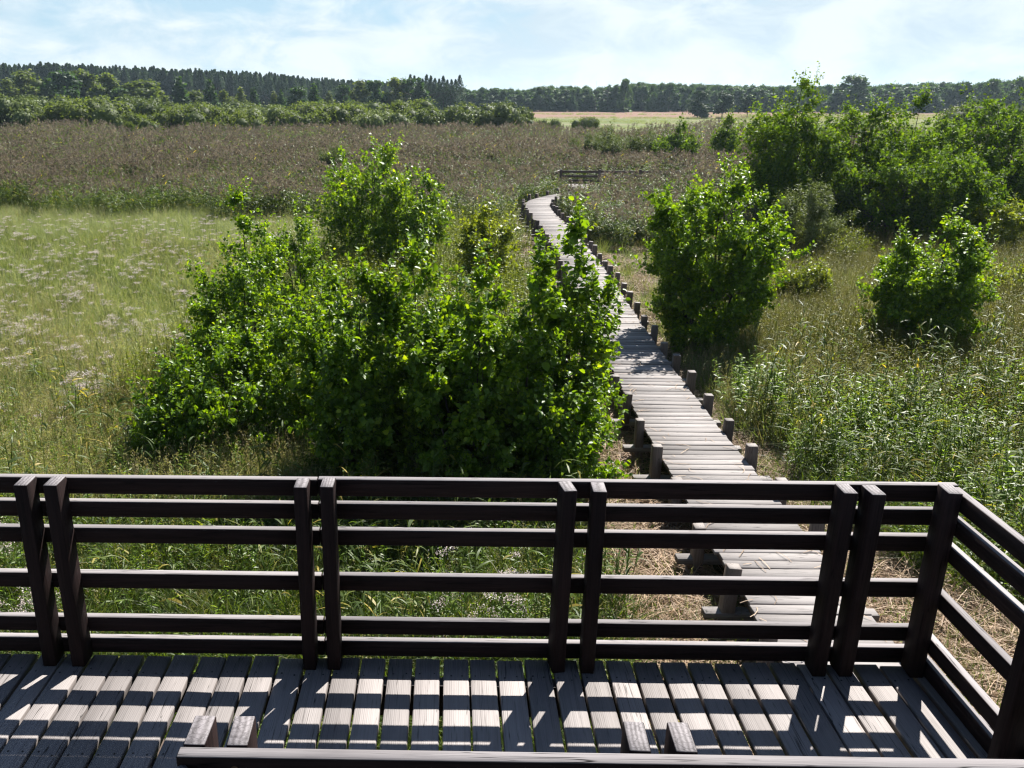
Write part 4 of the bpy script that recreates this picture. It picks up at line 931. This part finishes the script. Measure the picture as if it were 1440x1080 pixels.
# left meadow
def meadow_ok(x, y): return (x < np.interp(y, [9, 12, 14, 20, 30, 36], [-1.2, -2.2, -3.0, -3.6, -3.5, -2]))*(y < reed_front(x)+1) > 0
gt = grass_tufts(100, 5, [M["grass"]], 24, .55, .20, .010, .75, 3, 4)+grass_tufts(107, 3, [M["dry_grass"]], 20, .60, .20, .009, .7, 3, 8)+grass_tufts(112, 2, [M["pale_grass"]], 22, .62, .20, .010, 1.0, 3, 5)
lay("meadow_grass", "light green meadow grass on the left below the reed bed", "grass", 2, 15000, (-24, -1, 9.6, 38), meadow_ok, gt, .7, 1.2, True, .15, lambda x, y: 1+.30*noise2(x, y, 1.9, 41)+.22*noise2(x, y, .6, 45),
    lambda x, y, rng: np.where(rng.uniform(0, 1, len(x)) < np.clip(.10+.40*noise2(x, y, .55, 42)+np.clip((14-y)/6, 0, .35), .03, .7), 5+rng.integers(0, 3, len(x)), np.where(rng.uniform(0, 1, len(x)) < np.clip(.22+.4*noise2(x, y, .8, 43), .03, .8), 8+rng.integers(0, 2, len(x)), rng.integers(0, 5, len(x)))))
pg = grass_tufts(120, 4, [M["pale_grass"]], 34, .8, .2, .007, 1.0, 4, 0, lean=(.25, -.1))
lay("pale_grass", "pale windswept grass where the meadow meets the reeds", "grass", 3, 5200, (-26, -1, 26, 42), lambda x, y: ((y < reed_front(x)+3)*(x < -2)*(y > reed_front(x)-6.5+1.5*noise2(x, y, .5, 3))) > 0, pg, .7, 1.1, False, .12)
fl = herb_tufts(140, 5, M["grass"], 4, .72, .2, 8, .05, LEAF_NARROW, M["pink"], 2)
lay("pink_flowers", "pale pink flower heads scattered through the left meadow", "flowers", 4, 3600, (-22, -2.0, 11, 33), lambda x, y: (meadow_ok(x, y)*(.4*noise2(x, y, .5, 5)+1.1*noise2(x, y, 4.4, 6)+.03*(y-18) > .22)) > 0, fl, .8, 1.15, True, .1)
# below the deck front
lush = grass_tufts(160, 5, [M["dark_grass"]], 22, .75, .16, .012, .75, 4)
front_ok = lambda x, y: (path_dist(x, y) > 1.0)*((x < 1.6+.5*noise2(x, y, 1.3, 2))+(x > np.interp(y, [6, 7.6, 8.6, 9.6], [6.6, 6.2, 5.3, 5.0])+.4*noise2(x, y, 1.3, 3))) > 0
lay("lush_grass", "lush grass below the front railing", "grass", 5, 2300, (-7.5, 9, 5.2, 11.5), front_ok, lush, .6, 1.1, False, .15)
hb = herb_tufts(180, 3, M["herb"], 6, .75, .2, 16, .085, LEAF_NARROW)+herb_tufts(186, 2, M["olive_herb"], 6, .7, .2, 16, .07, LEAF_NARROW)+grass_tufts(190, 1, [M["dry_grass"]], 22, .8, .2, .01, .8, 4, 4)
lay("green_herbs", "leafy herbs below the front railing and beside the boardwalk", "herbs", 6, 1500, (-7.5, 9.5, 5.4, 13), front_ok, hb, .6, 1.1, False, .12)
fh = herb_tufts(200, 3, M["herb"], 5, .8, .16, 10, .07, LEAF_NARROW, M["pink"], 4)
lay("pink_umbels", "pink flower umbels just below the front railing", "flowers", 7, 170, (-6.5, .8, 6.4, 9.2), lambda x, y: noise2(x, y, 1.1, 8) > .05, fh, .8, 1.1, False, .12)
rl = reed_tufts(40, 3, 3, 1.2, False, .2, 8, .026)
lay("broad_reed_leaves", "arching reed leaves in the herbs below the railing and on the right", "reeds", 8, 520, (-7, 10, 6.4, 14.5), front_ok, rl, .6, 1.0, False, .12)
# right hand side
rh_ok = lambda x, y: (x > np.interp(y, [6, 7.6, 8.6, 9.6], [6.6, 6.2, 5.3, 5.0])+.35*noise2(x, y, 1.1, 12))*(noise2(x, y, 1.6, 61)+.4*noise2(x, y, 4, 62) > -.30) > 0
th = herb_tufts(220, 4, M["herb"], 7, .95, .24, 18, .13, LEAF_NARROW)+herb_tufts(226, 2, M["lime"], 6, .85, .22, 18, .11, LEAF_NARROW)+herb_tufts(230, 2, M["olive_herb"], 7, .8, .22, 16, .10, LEAF_NARROW)+grass_tufts(228, 3, [M["dark_grass"]], 22, 1.0, .2, .014, .8, 4)+grass_tufts(234, 1, [M["dry_grass"]], 20, .8, .2, .012, .8, 4, 3)
lay("tall_herbs", "dense tall green herbs right of the boardwalk in front", "herbs", 9, 1500, (4.6, 12, 6.5, 14.2), rh_ok, th, .7, 1.1, False, .14, lambda x, y: 1+.35*noise2(x, y, 1.5, 51))
rr_ = reed_tufts(60, 5, 3, 1.2, False, .25, 7, .028)
lay("thin_reeds", "thin reeds with yellowing leaves standing over the herbs on the right", "reeds", 10, 260, (4.8, 14, 9.5, 17), rh_ok, rr_, .75, 1.1, False, .08)
oh = herb_tufts(240, 5, M["olive_herb"], 8, .72, .24, 18, .06, LEAF_NARROW)
rm_ok = lambda x, y: (x > np.interp(y, [12, 16, 20, 26, 34, 42], [6.0, 5.6, 6.6, 7.2, 7.5, 11]))*(path_dist(x, y) > 1.6) > 0
lay("olive_meadow", "olive and yellowish meadow plants on the right", "meadow", 11, 11000, (5, 34, 12.5, 42), rm_ok, oh, .6, 1.15, True, .14, lambda x, y: 1+.35*noise2(x, y, 1.2, 52))
og = grass_tufts(260, 3, [M["grass"]], 22, .7, .2, .012, .7, 3, 3)+grass_tufts(264, 2, [M["dry_grass"]], 20, .7, .2, .012, .7, 3, 6)
lay("right_meadow_grass", "grass between the olive meadow plants on the right", "grass", 12, 5500, (4.6, 34, 12, 45), lambda x, y: path_dist(x, y) > 1.2, og, .5, 1.1, True, .12)
# straw and short grass along the boardwalk
stw = straw_tufts(300, 5)
def straw_ok(x, y):
    d = path_dist(x, y); return (d > .62)*(d < 1.75+.5*noise2(x, y, .9, 15)+np.where((y > 18)*(y < 30)*(x > 4), 1.3, 0)+np.where((y < 8.3)*(x > 4), 1.6, 0))*(y < 37) > 0
lay("straw", "cut straw lying along both sides of the boardwalk", "straw", 13, 4600, (.2, 8.5, 4.9, 37), straw_ok, stw, .7, 1.15, True, .08)
sg_ = grass_tufts(320, 4, [M["grass"]], 18, .34, .14, .006, .6, 3)
lay("verge_grass", "short grass growing through the straw along the boardwalk", "grass", 14, 6500, (.2, 9, 4.9, 40), lambda x, y: (path_dist(x, y) > .60)*(path_dist(x, y) < 3)*(noise2(x, y, 1.5, 18)+.5*noise2(x, y, 4, 19) > -.22) > 0, sg_, .6, 1.1, True, .12)
lay("path_side_grass", "green grass tufts in the straw beside the near end of the boardwalk", "grass", 18, 620, (.4, 7.4, 5.2, 13), lambda x, y: (path_dist(x, y) > .62)*(noise2(x, y, 1.7, 71)+.5*noise2(x, y, 4.5, 72) > .02) > 0, lush+gt[:3], .45, .85, False, .2)
lay("path_side_herbs", "leafy green plants in the straw beside the near end of the boardwalk", "herbs", 19, 150, (.4, 7.4, 5.4, 13), lambda x, y: (path_dist(x, y) > .85)*(noise2(x, y, 1.4, 73) > .1) > 0, hb, .4, .75, False, .2)
# general low cover so no soil shows between shrubs and under the deck
lay("undergrowth", "low dark undergrowth between the shrubs and under the deck", "undergrowth", 15, 8000, (-14, 14, 4.6, 42), lambda x, y: (path_dist(x, y) > 1.3)*(~straw_ok(x, y)) > 0, lush, .4, .75, True, .15)
bh = herb_tufts(400, 4, M["lime"], 7, .95, .26, 18, .085, LEAF_NARROW)
lay("bushy_herbs", "light green bushy herbs between the shrubs left of the boardwalk", "herbs", 17, 2600, (-5.5, 3.2, 13, 37), lambda x, y: (path_dist(x, y) > 1.2)*(noise2(x, y, .8, 44) > -.25) > 0, bh, .6, 1.2, True, .12)
# hay field tussocks
ft = grass_tufts(340, 4, [M["pale_grass"]], 40, .8, .6, .02, .7, 3)
lay("field_tussocks", "pale tussocks in the far hay field", "grass", 16, 9000, (6, 190, 96, 250), lambda x, y: noise2(x*.25, y, .25, 21) > .0, ft, .6, 1.1, False, .1)

# far forests, masses nobody could count
def pine_mesh(k): 
    cr, tr = FAR[("pine", "needle", k)]; return cr
rng = np.random.default_rng(77); n = 2200
px = rng.uniform(-140, 660, n); Y = rng.uniform(300, 400, n)
topl = 2.5+np.interp(px, [-150, 0, 100, 200, 300, 380, 450, 520, 600, 660], [88, 91, 91, 96, 99, 103, 110, 114, 116, 124])
pos = []; scl = []
for q in range(n):
    d = RR*(px[q]-CX)/F - UU*(130-CY)/F + _f; h = height_at(px[q], topl[q]+rng.triangular(-4, 0, 12), 345); pos.append((d[0]*Y[q]/d[1], Y[q], 0)); scl.append((h*1.15, h*1.15, h*(Y[q]/345)**.3))
scatter("pine_forest", "dark pine forest along the left horizon", "forest", np.array(pos), rng.uniform(0, 6.28, n), np.array(scl), [pine_mesh(k) for k in range(3)], rng.integers(0, 3, n))
n = 700; px = rng.uniform(650, 1500, n); Y = rng.uniform(300, 340, n)
topl = np.interp(px, [650, 745, 760, 860, 880, 960, 1060, 1230, 1300, 1380, 1440, 1500], [125, 125, 121, 122, 117, 117, 120, 120, 116, 117, 113, 112])
pos = []; scl = []
for q in range(n):
    d = RR*(px[q]-CX)/F - UU*(130-CY)/F + _f; h = height_at(px[q], topl[q]+rng.triangular(-2, 2, 7), 320); pos.append((d[0]*Y[q]/d[1], Y[q], 0)); scl.append((h*.8, h*.8, h))
scatter("broadleaf_forest", "dark broadleaf forest behind the tree line on the right horizon", "forest", np.array(pos), rng.uniform(0, 6.28, n), np.array(scl), [FAR[("full", "far_leaf", k)][0] for k in range(3)], rng.integers(0, 3, n))

# ------------------------------------------------------------------ air
hm, nt = newmat("summer_haze")
pv = N(nt, "ShaderNodeVolumePrincipled"); pv.inputs["Color"].default_value = (.66, .85, 1.0, 1); pv.inputs["Density"].default_value = 0.00017; pv.inputs["Anisotropy"].default_value = 0.3
o = N(nt, "ShaderNodeOutputMaterial"); L(nt, pv.outputs[0], o.inputs["Volume"])
x0, x1, y0, y1, z0, z1 = -1510, 1510, -160, 2510, -1.2, 34
V = np.array([(x, y, z) for x in (x0, x1) for y in (y0, y1) for z in (z0, z1)])
hz = obj("haze", mesh_np("haze", V, [np.array([[0, 1, 3, 2], [4, 6, 7, 5], [0, 4, 5, 1], [2, 3, 7, 6], [0, 2, 6, 4], [1, 5, 7, 3]])], hm)); tag(hz, "thin summer haze over the marsh", "haze", kind="stuff")
cy.volume_bounces = 0
